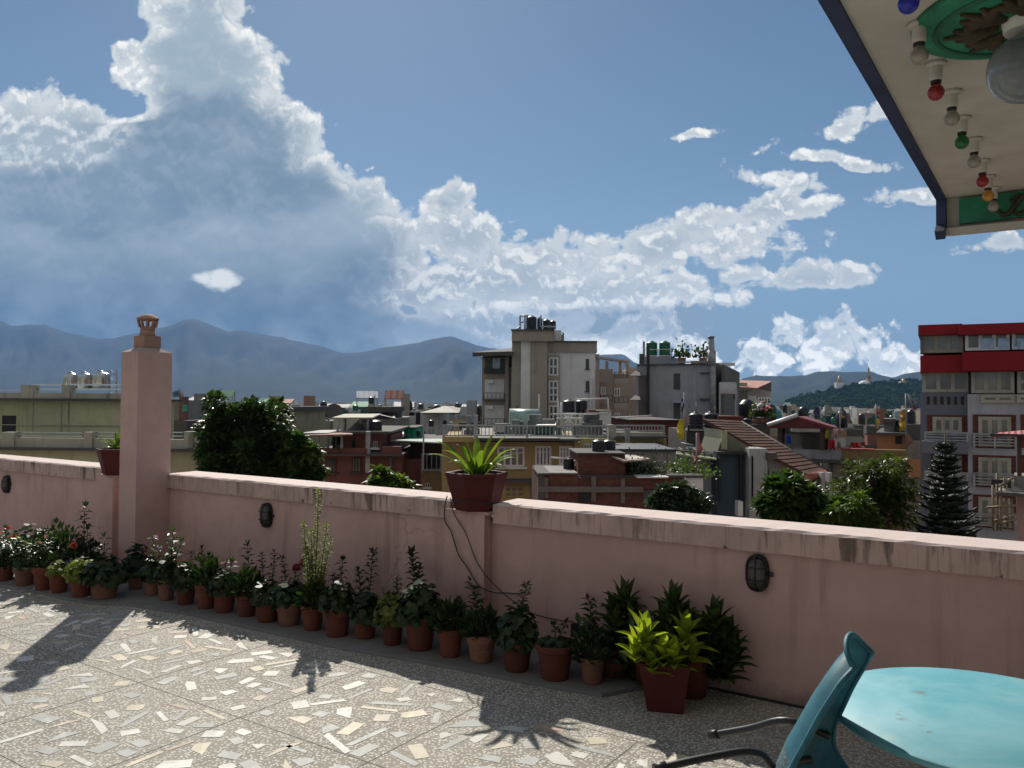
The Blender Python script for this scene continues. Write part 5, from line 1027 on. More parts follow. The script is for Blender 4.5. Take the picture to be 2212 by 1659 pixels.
# ---------------- trees ----------------
def tree(name, label, px, Y, py_top, wpx, lm, seed, leaf=.16, dens=1., shape=(1., 1.), group='trees beyond the parapet', py_bot=None, n=None, disc=False, gaps=.5):
    """tapered trunk with limbs; leaf sprays gathered in uneven clumps round the limb ends"""
    g = random.Random(seed); top = at(px, py_top, Y); bz = (at(px, py_bot, Y).z if py_bot else GZ+(top.z-GZ)*.35); rw = wpx/F_*Y/2; cz = (top.z+bz)/2; rh = (top.z-bz)/2
    t = thing(name, label, 'tree', (top.x, Y, GZ), 0, group); T = MB(); Lf = MB(); c0 = cz-GZ
    T.tube([(0, 0, 0), (.05*rw, 0, c0-rh*.7), (0, .05, c0), (.1, 0, c0+rh*.6)], [rw*.09+.08, rw*.075+.05, rw*.05+.03, .03], 8)
    ends = []
    for k in range(int(60*dens)):
        a = g.uniform(0, 6.283); zz = g.uniform(-1, 1); q_ = math.sqrt(1-zz*zz); rr = g.uniform(.3, 1.0)
        lob = .82+.5*mn.noise((math.cos(a)*q_*1.7+seed, math.sin(a)*q_*1.7, zz*1.7)); e = Vector((math.cos(a)*q_*rw*rr*lob, math.sin(a)*q_*rw*rr*.9*lob, c0+zz*rh*rr*(lob if zz > 0 else 1))); ends.append(e)
        if k < 18: T.tube([(0, 0, max(.5, e.z-rh*.5-.3)), (e.x*.5, e.y*.5, e.z-rh*.15), tuple(e)], [.05+rw*.015, .035, .012], 5)
    for e in ends:
        cr = rw*g.uniform(.11, .23); nn = int((n or 190)*g.uniform(.6, 1.3))
        for _ in range(nn):
            d = Vector((g.gauss(0, 1), g.gauss(0, 1), g.gauss(0, .8))).normalized(); p = e+d*cr*g.uniform(.3, 1.05)**.6
            nd = (d*.6+Vector((g.uniform(-1, 1), g.uniform(-1, 1), g.uniform(-.4, .6)))).normalized(); L = leaf*g.uniform(.6, 1.3)
            if disc: Lf.disc_leaf(p, nd, L*.5, 5)
            else: Lf.leaf(p, nd, (0, 0, 1), L, L*.5, .2, .15)
    T.build('trunk', M_bark, t); Lf.build('crown', lm, t); return t
M_bark = plaster('bark', (.10, .08, .06), .4, .3, 3.)
L_dark = leafmat('dark_glossy_leaves', (.020, .045, .014), (.065, .11, .03), .28, .35, 2.); L_mid = leafmat('mid_green_leaves', (.025, .06, .012), (.08, .13, .03), .33, .4, 2.); L_br = leafmat('bright_leaves', (.05, .09, .012), (.12, .18, .03), .4, .4, 2.); L_br2 = leafmat('olive_leaves', (.035, .06, .010), (.09, .12, .025), .35, .4, 2.); L_gl = leafmat('pale_backed_leaves', (.03, .06, .03), (.09, .12, .07), .15, .25, 2.)
tree('broadleaf_tree', 'big dark broadleaf tree standing right of the chimney', 530, 20, 838, 275, L_dark, 3, .21, 1.9, py_bot=1090, n=300)
tree('broadleaf_tree', 'low lobe of dark foliage leaning toward the dark pink house', 645, 19, 925, 85, L_mid, 5, .26, .6, py_bot=1100, n=150)
tree('young_tree', 'small bright green tree top peeping over the parapet left of the big planter', 838, 12, 1008, 95, L_br, 9, .15, .5, py_bot=1085, n=110)
tree('glossy_tree', 'small tree with pale glossy leaves in front of the brick building', 1460, 13, 1040, 140, L_gl, 12, .16, .8, py_bot=1150, n=150)
tree('dense_tree', 'dense mid green tree in front of the white wall of the tiled roof house', 1706, 14, 1016, 125, L_mid, 15, .2, 1.1, py_bot=1150, n=170)
tree('open_tree', 'loose leafed tree with visible branches hiding the yellow house', 1885, 15, 968, 235, L_br2, 18, .14, .95, py_bot=1165, n=75)
tree('shrubby_tree', 'low leafy tree between the dense green tree and the loose leafed tree', 1815, 13.5, 1065, 140, L_br, 21, .14, .7, py_bot=1160, n=110)
tree('round_tree', 'light green tree top far behind the dark pink house', 962-120, 60, 878, 50, L_br, 25, .5, .4, py_bot=930, n=60)
# climbing plants on the brick roof
b = Bld('anchor', '', '', 1300, 18, 2, z5); cl = b.root
for i, (x, y, lab) in enumerate(((1260, 545, 'left mass of climbing plants on the brick roof'), (1560, 540, 'right mass of climbing plants on the brick roof, round the flag pole'), (1090, 590, 'dark creeper hanging in the shade of the brick roof shed'))):
    t = thing('climbing_plant', lab, 'climber', b.W(x, 625, .6), 0, 'climbing plants on the brick building'); g = random.Random(40+i); m = MB(); w = (.36, .55, .3)[i]
    for k in range(1000 if i < 2 else 350):
        p = Vector((g.gauss(0, w*.5), g.uniform(-.3, .4), abs(g.gauss(0, .2))*(1+.4*math.sin(k)))); m.disc_leaf(p, (g.uniform(-1, 1), g.uniform(-1, .4), g.uniform(-.3, 1)), g.uniform(.016, .036), 5)
    m.build('foliage', [L_gl, L_br, L_dark][i], t); s = MB()
    for k in range(9): x_ = g.uniform(-w, w)*.7; s.tube([(x_*.6, 0, -.1), (x_, .1, g.uniform(.2, .45))], .008, 4)
    s.build('stems', M_bark, t)
bpy.data.objects.remove(cl)
# Norfolk pine: tiers of drooping then rising branches
t = thing('norfolk_pine', 'dark tiered conifer in front of the red and white building', 'tree', at(2042, 900, 13.5)*1, 0, 'trees beyond the parapet'); t.location.z = GZ
tz = at(2042, 948, 13.5).z-GZ; T = MB(); T.tube([(0, 0, 0), (0, 0, tz*.7), (0, 0, tz+.1)], [.16, .08, .015], 8).build('trunk', M_bark, t); N_ = MB(); g = random.Random(77); z = tz-.12; k = 0
while z > tz-4.2:
    dpt = tz-z; L = .09+dpt*.27; nb = 7
    for j in range(nb):
        a = 6.283*j/nb+k*.45+g.uniform(-.2, .2); ll = L*g.uniform(.8, 1.15); zo = z+g.uniform(-.03, .03); ca_, sa_ = math.cos(a), math.sin(a)
        P_ = [Vector((ca_*ll*u, sa_*ll*u, zo-.10*ll*math.sin(u*2.8)+.22*ll*u*u)) for u in [q_/6 for q_ in range(7)]]; N_.tube(P_, [.024, .022, .02, .018, .016, .014, .008], 4)
        for u in range(4+int(ll*26)):
            f = .15+.85*u/(4+int(ll*26)); i_ = min(5, int(f*6)); p = P_[i_].lerp(P_[i_+1], f*6-i_)
            for s_ in (1, -1):
                l2 = (.06+.26*ll*(1-f)**.7)*g.uniform(.7, 1.2); d = Vector((-sa_*s_+ca_*.8, ca_*s_+sa_*.8, g.uniform(.1, .5))).normalized(); N_.tube([p, p+d*l2*.5-Vector((0, 0, .02*l2)), p+d*l2+Vector((0, 0, .12*l2))], [.013, .018, .005], 3)
    z -= .085+dpt*.02; k += 1
N_.build('branches', leafmat('pine_needles', (.006, .016, .008), (.02, .035, .015), .1, .5, 3.), t)

# ---------------- prayer flags and poles ----------------
def flag(label, px, Y, y0, y1, segs, w=.35, pole=True, dx=0., group='prayer flags on poles'):
    """segs: (y0, y1, width scale, colour) cloth lengths hung down a pole"""
    A, B_ = at(px, y0, Y), at(px+dx, y1, Y); t = thing('prayer_flag', label, 'flag', B_, 0, group)
    if pole: MB().tube([(0, 0, 0), A-B_], .02*Y/20, 5).build('pole', M_rail, t)
    g = random.Random(int(px))
    for i, (a, c, ws, col) in enumerate(segs):
        P0, P1 = at(px, a, Y)-B_, at(px+dx, c, Y)-B_; m = MB(); nn = 9; L_, R_ = [], []
        for k in range(nn+1):
            u = k/nn; p = P0.lerp(P1, u); L_.append(p+Vector((.015, -.01, 0))); R_.append(p+Vector((.5*w*ws*(.35+.65*math.sin(u*2.4+.3))*Y/25, .12*math.sin(u*7+i), -.12*u-.05*math.sin(u*5))))
        for k in range(nn): m.prism([L_[k], R_[k], R_[k+1], L_[k+1]], (0, 1, 0), .008)
        m.build('cloth', plain('flag_%d_%d' % (px, i), col, .8), t)
flag('tall yellow prayer flag on a pole beside the ribbed black tanks', 1478, 24, 848, 950, [(905, 947, -.9, (.62, .48, .02)), (860, 885, -.35, (.03, .04, .12))], .5)
flag('faded red and white flag on a pole above the climbing plants', 1505, 17, 935, 1022, [(935, 976, .8, (.35, .12, .10)), (975, 1000, -.5, (.22, .07, .06))], .4)
flag('dark torn flags on a pole behind the pavilion peak', 1772, 40, 878, 920, [(880, 903, -.9, (.04, .05, .10)), (903, 915, -.6, (.5, .5, .48))], .5)
flag('grey green flags hanging left of the hilltop stupa', 1783, 45, 875, 900, [(876, 895, .9, (.25, .30, .27))], .6)
flag('small pale and orange flag in front of the wooded hill', 1814, 40, 882, 935, [(883, 892, .4, (.6, .45, .4)), (892, 902, .5, (.5, .3, .12))], .5)
flag('red, green and yellow prayer flag on a tall pole', 1892, 36, 873, 925, [(873, 882, .4, (.55, .4, .35)), (882, 893, .5, (.45, .04, .04)), (893, 903, .4, (.04, .2, .06)), (903, 923, .5, (.6, .45, .03))], .45)
flag('orange and yellow flag beside the big black tank', 1957, 30, 850, 970, [(885, 905, -.7, (.5, .25, .05)), (905, 928, -.9, (.65, .45, .04)), (935, 965, .7, (.45, .2, .15))], .5)
flag('white and red leaning flag above the big black tank', 1962, 31, 852, 886, [(852, 868, .5, (.6, .55, .55)), (868, 884, .7, (.45, .04, .04))], .4, True, 12)
# pot plants on the roof behind the tiled house
b = Bld('roof_garden', 'small roof terrace crowded with potted plants behind the tiled roof', 'building', 1655, 34, 0, z6); b.box(110, 290, 600, None, M_dconc, 'wall', 0, 3); b.rail(115, 290, 545, 600, -.1, .5, M_black, .03); tank(b, 55, 130, 545, 620, -1., 'flat black tub on the roof garden', None, 'roof garden tubs')
for i, (x, c, lab) in enumerate(((170, (.5, .45, .4), 'pale flowering plant on the roof garden'), (215, (.6, .6, .58), 'white flowering plant on the roof garden'), (262, (.6, .06, .15), 'pink flowering shrub at the right end of the roof garden'))):
    t = thing('potted_plant', lab, 'potted plant', b.W(x, 600, .8), 0, 'plants on the roof garden'); g = random.Random(i); MB().lathe([(.12, 0), (.18, .28)], (0, 0, 0), 10).build('pot', plain('garden_pot%d' % i, (.25, .1, .06)), t); m = MB(); m.tube([(0, 0, .2), (0, 0, .5)], .02, 4)
    for _ in range(120): m.disc_leaf((g.gauss(0, .14), g.gauss(0, .12), .35+abs(g.gauss(0, .22))), (g.uniform(-1, 1), g.uniform(-1, 1), g.uniform(0, 1)), g.uniform(.04, .07), 5)
    m.build('foliage', L_mid, t); m = MB()
    for _ in range(14): m.lathe([(.01, 0), (.07, .05), (.01, .1)], (g.gauss(0, .14), g.gauss(0, .1)-.1, .55+abs(g.gauss(0, .15))), 6)
    m.build('blossom', plain('blossom%d' % i, c, .7), t)
# ---------------- things on the terrace ----------------
M_terra = plaster('terracotta', (.17, .052, .032), .35, .25, 5., .85, (.09, .06, .045)); M_terrb = plaster('pale_terracotta', (.235, .11, .072), .5, .3, 5., .9, (.12, .10, .08)); M_soil = plain('soil', (.03, .02, .014), .95, 0, .4, 30, .2)
def per_object(m, lo=.7, hi=1.2):
    """pots weather differently: vary each object's colour a little"""
    q = NG(m.node_tree); b = next(n for n in m.node_tree.nodes if n.type == 'BSDF_PRINCIPLED'); src = b.inputs['Base Color'].links[0].from_socket
    r = q.n('ShaderNodeObjectInfo').outputs['Random']; q.put(b.inputs['Base Color'], q.v('SCALE', src, q.ss(r, 0., 1., lo, hi, 'LINEAR')))
per_object(M_terra, .6, 1.15); per_object(M_terrb, .7, 1.25)
M_maroon = plaster('maroon_painted_pot', (.085, .014, .013), .3, .35, 4., .6, (.05, .03, .03))
G_dk = leafmat('geranium_leaves', (.012, .028, .009), (.032, .06, .016), .3, .5, 14.); G_md = leafmat('periwinkle_leaves', (.03, .065, .02), (.07, .12, .035), .35, .35, 14.)
G_yl = leafmat('yellow_green_leaves', (.12, .16, .02), (.20, .24, .03), .4, .6, 16.); G_lt = leafmat('strap_leaves', (.07, .12, .015), (.16, .22, .03), .5, .35, 6.); G_cr = leafmat('croton_leaves', (.16, .22, .02), (.34, .38, .04), .5, .3, 9.)
M_stem = plain('green_stem', (.06, .07, .03), .7); FL = {k: leafmat('petals_'+k, c, mul(c, 1.2), .35, .5, 20) for k, c in {'pink': (.55, .25, .42), 'red': (.55, .025, .03), 'lilac': (.40, .22, .5), 'dark_red': (.22, .01, .02), 'coral': (.7, .10, .07), 'white': (.6, .58, .55)}.items()}
gp = random.Random(5)
def ribbon(m, P, w, up=(0, 0, 1), fold=.25):
    """long strap leaf through points P, widest in the middle, V folded"""
    P = [Vector(p) for p in P]; n = len(P); L, C_, R_ = [], [], []; d = (P[1]-P[0]).normalized(); h_ = P[-1]-P[0]; h_.z = 0; a = Vector((h_.y, -h_.x, 0)) if h_.length > 1e-4 else d.orthogonal()
    for i, p in enumerate(P):
        d = (P[min(i+1, n-1)]-P[max(i-1, 0)]).normalized(); a = (a-d*a.dot(d)).normalized(); u = a.cross(d); t = i/(n-1); ww = w*max(.02, min(1, (t*3+.45))*(1-t**3.2))
        L.append(p-a*ww/2+u*ww*fold); R_.append(p+a*ww/2+u*ww*fold); C_.append(p)
    a, b_, c = m.pts(L), m.pts(C_), m.pts(R_)
    for i in range(n-1): m.face([a[i], a[i+1], b_[i+1], b_[i]]); m.face([b_[i], b_[i+1], c[i+1], c[i]])
def bez(a, b_, c, n=8): a, b_, c = Vector(a), Vector(b_), Vector(c); return [a*(1-t)**2+b_*2*t*(1-t)+c*t*t for t in [i/(n-1) for i in range(n)]]
def bush(m, c, r, h, n, leaf, disc=True):
    for _ in range(n):
        a = gp.uniform(0, 6.283); zz = gp.uniform(-.1, 1); q_ = math.sqrt(max(0, 1-zz*zz)); rr = gp.uniform(.45, 1.08); d = Vector((math.cos(a)*q_, math.sin(a)*q_, zz)); p = Vector(c)+Vector((d.x*r*rr, d.y*r*rr, d.z*h*rr)); nn = d+Vector((gp.uniform(-.7, .7), gp.uniform(-.7, .7), gp.uniform(-.1, .9))); s = leaf*gp.uniform(.6, 1.25)
        if disc: m.disc_leaf(p, nn, s*.5, 7)
        else: m.leaf(p, nn, (gp.uniform(-1, 1), gp.uniform(-1, 1), 1), s*1.3, s*.6)
def stem(m, s, base, top, n, leaf, start=.3, droop=.0, wid=.5):
    base, top = Vector(base), Vector(top); P = bez(base, base.lerp(top, .5)+Vector((gp.uniform(-.02, .02), gp.uniform(-.02, .02), .02)), top, 7); s.tube(P, [.005, .005, .0045, .004, .0035, .003, .002], 5); L_ = (top-base).length
    for k in range(n):
        t = start+(1-start)*(k+.5)/n; i_ = min(5, int(t*6)); p = P[i_].lerp(P[i_+1], t*6-i_); a = k*1.57+gp.uniform(-.4, .4)
        for sg in (0, math.pi): d = Vector((math.cos(a+sg), math.sin(a+sg), gp.uniform(.15, .6))); m.leaf(p, d, (0, 0, 1), leaf*gp.uniform(.7, 1.15)*(1.1-.35*t), leaf*wid*gp.uniform(.8, 1.3), .18, gp.uniform(0, .5))
    for _ in range(5): m.leaf(top, (gp.uniform(-1, 1), gp.uniform(-1, 1), 1.2), (0, 1, 0), leaf*.6, leaf*.22)
def flower(m, p, r, n=5, ball=False):
    p = Vector(p)
    if ball:
        for _ in range(26): d = Vector((gp.gauss(0, 1), gp.gauss(0, 1), gp.gauss(0, .8))).normalized(); m.disc_leaf(p+d*r*.7, d+Vector((0, 0, .2)), r*.36, 5)
    else:
        nn = Vector((gp.uniform(-.4, .4), -.7, 1)).normalized(); a = nn.orthogonal().normalized(); b_ = nn.cross(a)
        for k in range(n): t = 6.283*k/n; d = a*math.cos(t)+b_*math.sin(t); m.leaf(p, d, nn, r, r*.8, .05)
def rosette(m, s, base, c, n, L, w):
    c = Vector(c); s.tube(bez(base, Vector(base).lerp(c, .5)+Vector((gp.uniform(-.03, .03), 0, 0)), c, 5), .008, 5)
    for k in range(n):
        a = k*2.4; e = .1+1.35*k/n; d = Vector((math.cos(a)*math.cos(e), math.sin(a)*math.cos(e), math.sin(e))); p = c-Vector((0, 0, .07*(1-k/n))); t = p+d*L*gp.uniform(.8, 1.1); ribbon(m, bez(p, p+d*L*.5+Vector((0, 0, L*.12)), t-Vector((0, 0, L*.12*(1-k/n))), 6), w*gp.uniform(.8, 1.2))
POTS = [
 # px0, px1, rim y, bottom y, material, bush (n, r scale, h, leaf, mat), stems [(px, py, n, leaf, mat, flower)], label
 (-16, 24, 1226, 1257, 0, (90, 1., .09, .05, 0), [(14, 1142, 14, .06, 1, 'red'), (-6, 1150, 12, .06, 1, 'coral'), (30, 1160, 11, .06, 1, 'red')], 'terracotta pot at the far left edge with tall red topped flowers'),
 (22, 68, 1228, 1268, 1, (80, .9, .08, .05, 0), [(40, 1165, 12, .06, 1, 'white'), (56, 1172, 11, .06, 1, 'white'), (22, 1172, 11, .055, 1, None)], 'second pot from the far left with thick sunlit periwinkle leaves'),
 (63, 112, 1228, 1277, 0, (80, .9, .08, .05, 0), [(106, 1160, 14, .06, 1, 'pink'), (80, 1176, 10, .055, 1, 'pink'), (64, 1172, 10, .055, 1, None)], 'third pot from the far left with a pink flowered stem'),
 (97, 142, 1240, 1283, 0, (120, .95, .07, .045, 2), [], 'smaller pot of yellow green ruffled leaves left of the chimney'),
 (142, 192, 1250, 1292, 0, (170, 1.15, .12, .05, 2), [(160, 1178, 3, .05, 0, 'coral_ball')], 'pot of spilling yellow green leaves under a coral red flower'),
 (183, 249, 1256, 1297, 1, (230, 1.05, .17, .055, 0), [(225, 1160, 4, .07, 0, None), (205, 1190, 5, .05, 0, 'white')], 'widest dull pot hard against the chimney with dark foliage'),
 (269, 306, 1237, 1276, 1, (170, 1.2, .17, .05, 0), [(313, 1182, 3, .05, 0, 'red_ball')], 'pale pot right of the chimney under a crimson flower head'),
 (305, 341, 1248, 1289, 1, (120, 1.1, .15, .05, 0), [(330, 1162, 7, .055, 1, 'pink'), (346, 1182, 6, .05, 1, 'lilac')], 'second pot right of the chimney with a small pink flower on top'),
 (333, 375, 1254, 1300, 1, (130, 1.05, .14, .05, 0), [(374, 1150, 6, .085, 1, None), (392, 1172, 5, .08, 1, None), (372, 1196, 6, .075, 1, None)], 'pot of broad pale sunlit leaves standing tall by the chimney'),
 (372, 419, 1266, 1309, 0, (150, 1.05, .13, .05, 0), [(415, 1196, 6, .05, 0, None)], 'plain red pot with low dark bush, left of the lilac flowered one'),
 (416, 463, 1266, 1318, 0, (160, 1.05, .17, .05, 0), [(436, 1185, 7, .05, 0, None), (450, 1200, 6, .05, 0, None)], 'red pot with taller dark bush just left of the lilac flowers'),
 (453, 506, 1276, 1326, 0, (130, 1., .10, .05, 0), [(486, 1216, 4, .06, 1, 'lilac'), (502, 1214, 4, .07, 1, 'lilac')], 'red pot with two lilac flower heads and bright leaves'),
 (503, 553, 1289, 1335, 0, (150, 1.05, .13, .05, 0), [(534, 1176, 9, .07, 0, 'lilac')], 'pot with one tall dark stem right of the lilac flowers'),
 (543, 602, 1300, 1347, 0, (150, 1., .12, .05, 0), [(566, 1200, 8, .055, 0, None), (594, 1194, 8, .055, 0, None)], 'low wide pot with two dark leafy stems below the wall lamp'),
 (589, 651, 1306, 1355, 1, (160, 1., .12, .05, 0), [(608, 1206, 8, .055, 0, None), (640, 1226, 4, .05, 0, 'dark_red_ball'), (655, 1216, 4, .05, 0, 'dark_red_ball')], 'dull pot with two dark red flower heads'),
 (645, 698, 1312, 1365, 0, (130, .95, .10, .05, 0), [(688, 1062, 66, .05, 3, None), (655, 1132, 50, .05, 3, None), (672, 1150, 44, .05, 3, None), (706, 1135, 48, .05, 3, None), (716, 1165, 34, .05, 3, None), (664, 1185, 34, .05, 3, None)], 'red pot with the tallest yellowish many stemmed shrub'),
 (692, 756, 1318, 1379, 0, (190, 1., .14, .05, 0), [(740, 1208, 9, .065, 0, None), (722, 1246, 10, .06, 0, None)], 'broad rimmed pot right of the tall yellowish shrub'),
 (756, 815, 1334, 1383, 0, (150, 1., .12, .055, 0), [(806, 1192, 12, .065, 0, 'lilac'), (775, 1232, 8, .06, 0, None), (794, 1292, 2, .05, 0, 'pink_ball')], 'pot with a low bright pink flower and a long leaning stem'),
 (819, 872, 1340, 1397, 0, (140, 1.1, .14, .06, 4), [(858, 1250, 12, .05, 1, 'pink'), (872, 1284, 6, .05, 1, 'pink')], 'pot of yellowing lobed leaves with small bright pink flowers'),
 (869, 942, 1338, 1409, 0, (230, 1.05, .15, .055, 0), [(890, 1192, 18, .075, 0, 'lilac'), (905, 1230, 11, .07, 0, None)], 'largest round pot, left of the pillar, with a dense dark upright stem'),
 (941, 1001, 1363, 1423, 0, (150, 1., .12, .055, 0), [(975, 1330, 3, .06, 4, None)], 'red pot at the left foot of the planter pillar'),
 (1005, 1073, 1377, 1435, 1, (170, .95, .10, .05, 0), [(1018, 1258, 10, .07, 0, None), (990, 1298, 7, .06, 0, None)], 'pale pot right of the pillar foot with a greyish stem'),
 (1080, 1153, 1394, 1455, 0, (230, 1.05, .15, .05, 0), [(1138, 1264, 16, .055, 1, 'pink'), (1128, 1288, 9, .05, 1, 'pink')], 'pot of low dark leaves beside a sunlit pink flowered stem'),
 (1157, 1243, 1402, 1474, 0, (45, .7, .04, .05, 0), [(1195, 1350, 4, .05, 0, None), (1222, 1345, 4, .05, 0, None)], 'wide rimmed red pot, nearly bare, by the black socket box'),
 (1251, 1312, 1427, 1481, 1, (120, 1., .12, .05, 0), [(1272, 1294, 12, .07, 0, 'pink'), (1284, 1340, 8, .06, 0, None)], 'last small round pot, beside the square planter'),
 (40, 85, 1205, 1248, 0, (260, 1.9, .22, .05, 0), [], 'dark bushy pot in the back row behind the sunlit flowers, left'),
 (92, 135, 1205, 1250, 0, (240, 1.8, .20, .05, 0), [], 'dark bushy pot in the back row behind the sunlit flowers, right'),
 (158, 198, 1215, 1256, 0, (160, 1.4, .14, .05, 0), [(184, 1094, 8, .085, 0, None), (190, 1140, 4, .07, 0, None)], 'back row pot with a tall thin dark stem against the left parapet'),
]
leafm = [G_dk, G_md, G_yl, G_yl, leafmat('turning_leaves', (.04, .07, .015), (.20, .20, .04), .35, .5, 12.)]
for px0, px1, ry, by, mt, (nb, rs, bh, bl, bm_), stems, lab in POTS:
    xc = (px0+px1)/2; P0 = on_z(xc, by-2, .025); r = (px1-px0)/2/F_*P0.y; rb = r*.68; c = P0+Vector((0, rb*.85, 0)); loc_ = WF.I @ c
    if loc_.y > -rb-.03: c = WF.w(loc_.x, -rb-.03, .025)
    h = max(.13, at(xc, ry, c.y-r).z-.025); t = thing('potted_plant', lab, 'potted plant', c, gp.uniform(0, 6), 'potted plants along the foot of the parapet'); inv = XF[t.name].inverted(); rim_ = gp.choice((0, .05, .09)); wv = gp.uniform(.95, 1.0)
    MB().lathe([(rb, 0), (rb*1.02, .01), (r*.80, h*.42), (r*.805, h*.44), (r*.78, h*.46), (r*.9*wv, h*(.78-rim_)), (r*(.93+rim_*.4), h*(.80-rim_)), (r*.99, h*(.83-rim_*.8)), (r*1.0, h*.985), (r*.97, h), (r*.88, h*.985), (r*.86, h*.86)], (0, 0, 0), 28).build('pot', M_terrb if mt else M_terra, t)
    MB().lathe([(.001, 0), (r*.86, -.004), (r*.86, 0)][::1], (0, 0, h*.9), 16).build('soil', M_soil, t)
    m = MB(); s = MB(); bush(m, (0, 0, h*.93), r*rs*gp.uniform(1.15, 1.42), bh*gp.uniform(1.15, 1.6), int(nb*1.7), bl*gp.uniform(.8, 1.15) if bm_ else bl*1.0, bm_ in (2, 4) or gp.random() < .62); extra = {}
    for k in range(4): s.tube([(0, 0, h*.88), (gp.uniform(-.4, .4)*r, gp.uniform(-.4, .4)*r, h+bh*.6)], .004, 5)
    fl_ = {}
    for spx, spy, n, lf_, mi_, f in stems:
        wd_ = c.y+(gp.uniform(-.05, .03) if mi_ in (1, 3) else .5)
        for _ in range(40):                       # unlit stems lean back, up to the wall
            tw = at(spx, spy, wd_)
            if (WF.I @ tw).y > -.07: wd_ -= .02
            else: break
        tp = inv @ tw; tm = m if mi_ == bm_ else extra.setdefault(mi_, MB()); stem(tm, s, (tp.x*.25, tp.y*.25, h*.9), tp, n, lf_*(1.3 if mi_ != 3 else 1.0), .22 if n > 8 else .35)
        if f:
            ball = f.endswith('_ball'); fk = f.replace('_ball', ''); fm_ = fl_.setdefault(fk, MB())
            if ball: flower(fm_, tp, .042, ball=True)
            else:
                for q_ in range(3): flower(fm_, tp+Vector((gp.uniform(-.02, .02), gp.uniform(-.02, .02), gp.uniform(0, .015))), .022)
    m.build('foliage', leafm[bm_], t)
    for k, v in extra.items(): v.build('foliage', leafm[k], t)
    s.build('stems', M_stem, t)
    for k, v in fl_.items(): v.build('flowers', FL[k], t)

# hexagonal planters on the pillars
def hexpot(cx_, label, tips, lm, seed, lw):
    c = WF.w(cx_, -.005, .906); t = thing('hexagonal_planter', label, 'planter', c, WF.rz+R(12), 'maroon hexagonal planters on the pillars')
    MB().lathe([(.145, 0), (.158, .03), (.215, .235), (.222, .238), (.222, .262), (.20, .262), (.19, .235)], (0, 0, 0), 6, False, R(30)).build('pot', M_maroon, t); MB().lathe([(.001, .0), (.19, -.003), (.19, 0)], (0, 0, .24), 6, False, R(30)).build('soil', M_soil, t)
    m = MB(); inv = XF[t.name].inverted(); g = random.Random(seed); mx_ = 1028 if seed == 1 else 238
    for px, py, dy, w in tips:
        tp = inv @ at(px+(px-mx_)*.14, py-(1010-py)*.06, c.y+dy); b0 = Vector((tp.x*.18, tp.y*.18, .235)); mid_ = b0.lerp(tp, .5)+Vector((0, 0, .10*min(1, (Vector((tp.x, tp.y, 0)).length)/.25))); ribbon(m, bez(b0, mid_, tp, 10), w*lw, (0, 0, 1), .22)
    m.build('strap_leaves', lm, t); return t, m
tips = [(936, 984, -.05, 1), (950, 956, .1, 1.1), (962, 975, -.15, 1), (990, 962, .15, .9), (1004, 942, 0, 1.2), (1030, 945, .18, 1.1), (1022, 990, -.12, .8), (1062, 940, .1, 1.1), (1088, 944, -.05, 1.1), (1112, 985, .12, .8), (1104, 973, -.1, .9), (1112, 992, 0, .7), (1098, 990, .2, 1), (1040, 975, -.2, .9), (1010, 1000, -.18, .7), (1085, 1010, -.1, .6), (1100, 1022, .05, .5), (975, 1000, .1, .9), (1060, 1005, -.16, .8), (1002, 965, -.1, 1), (1050, 960, .0, 1.)]
hp, _ = hexpot((p2x0+p2x1)/2+.035, 'maroon hexagonal planter of long strap leaves on the middle pillar', tips, G_lt, 1, .056)
tips2 = [(212, 958, 0, .8), (222, 955, .1, 1), (232, 962, 0, 1), (240, 950, -.05, 1), (252, 948, .05, 1.1), (262, 955, 0, 1), (256, 925, .1, .6), (215, 972, -.1, .8), (228, 972, -.12, .8), (246, 968, -.1, 1), (262, 970, -.05, .8), (236, 956, .12, .9), (204, 951, .05, .5), (247, 938, .1, .8)]
hexpot((p1x0+p1x1)/2+.10, 'maroon hexagonal planter of short bright leaves, left of the chimney', tips2, G_lt, 2, .05)

# square planter and the leafy plants behind it
c = on_z(1441, 1531, 0)+Vector((0, .03, 0)); t = thing('square_planter', 'dark red tapered square planter of bright backlit leaves', 'planter', c, R(-14))
sq = c.y; rt, rbm = (1499-1378)/2/F_*sq*1.22, (1482-1398)/2/F_*sq*1.25; hh = at(1440, 1440, sq-.15).z
MB().lathe([(rbm, 0), (rt, hh*.985), (rt*1.02, hh), (rt*.9, hh), (rt*.86, hh*.9)], (0, 0, 0), 4, False, R(45)).build('pot', M_maroon, t); MB().lathe([(.001, 0), (rt*.87, -.003), (rt*.87, 0)], (0, 0, hh*.92), 4, False, R(45)).build('soil', M_soil, t)
inv = XF[t.name].inverted(); m = MB(); s = MB()
for px, py, dy, n, L in ((1392, 1368, -.04, 13, .18), (1478, 1368, -.02, 13, .18), (1432, 1405, -.1, 12, .13), (1372, 1396, -.08, 10, .14), (1455, 1410, -.12, 12, .12), (1408, 1420, -.12, 10, .12), (1495, 1396, -.05, 8, .13)): cc2 = inv @ at(px, py+8, sq+dy); rosette(m, s, (cc2.x*.4, cc2.y*.4, hh*.9), cc2, n, L, .062)
m.build('foliage', G_cr, t); s.build('stems', M_stem, t)
G_bd = leafmat('big_dark_leaves', (.02, .045, .012), (.06, .09, .02), .3, .35, 9.)
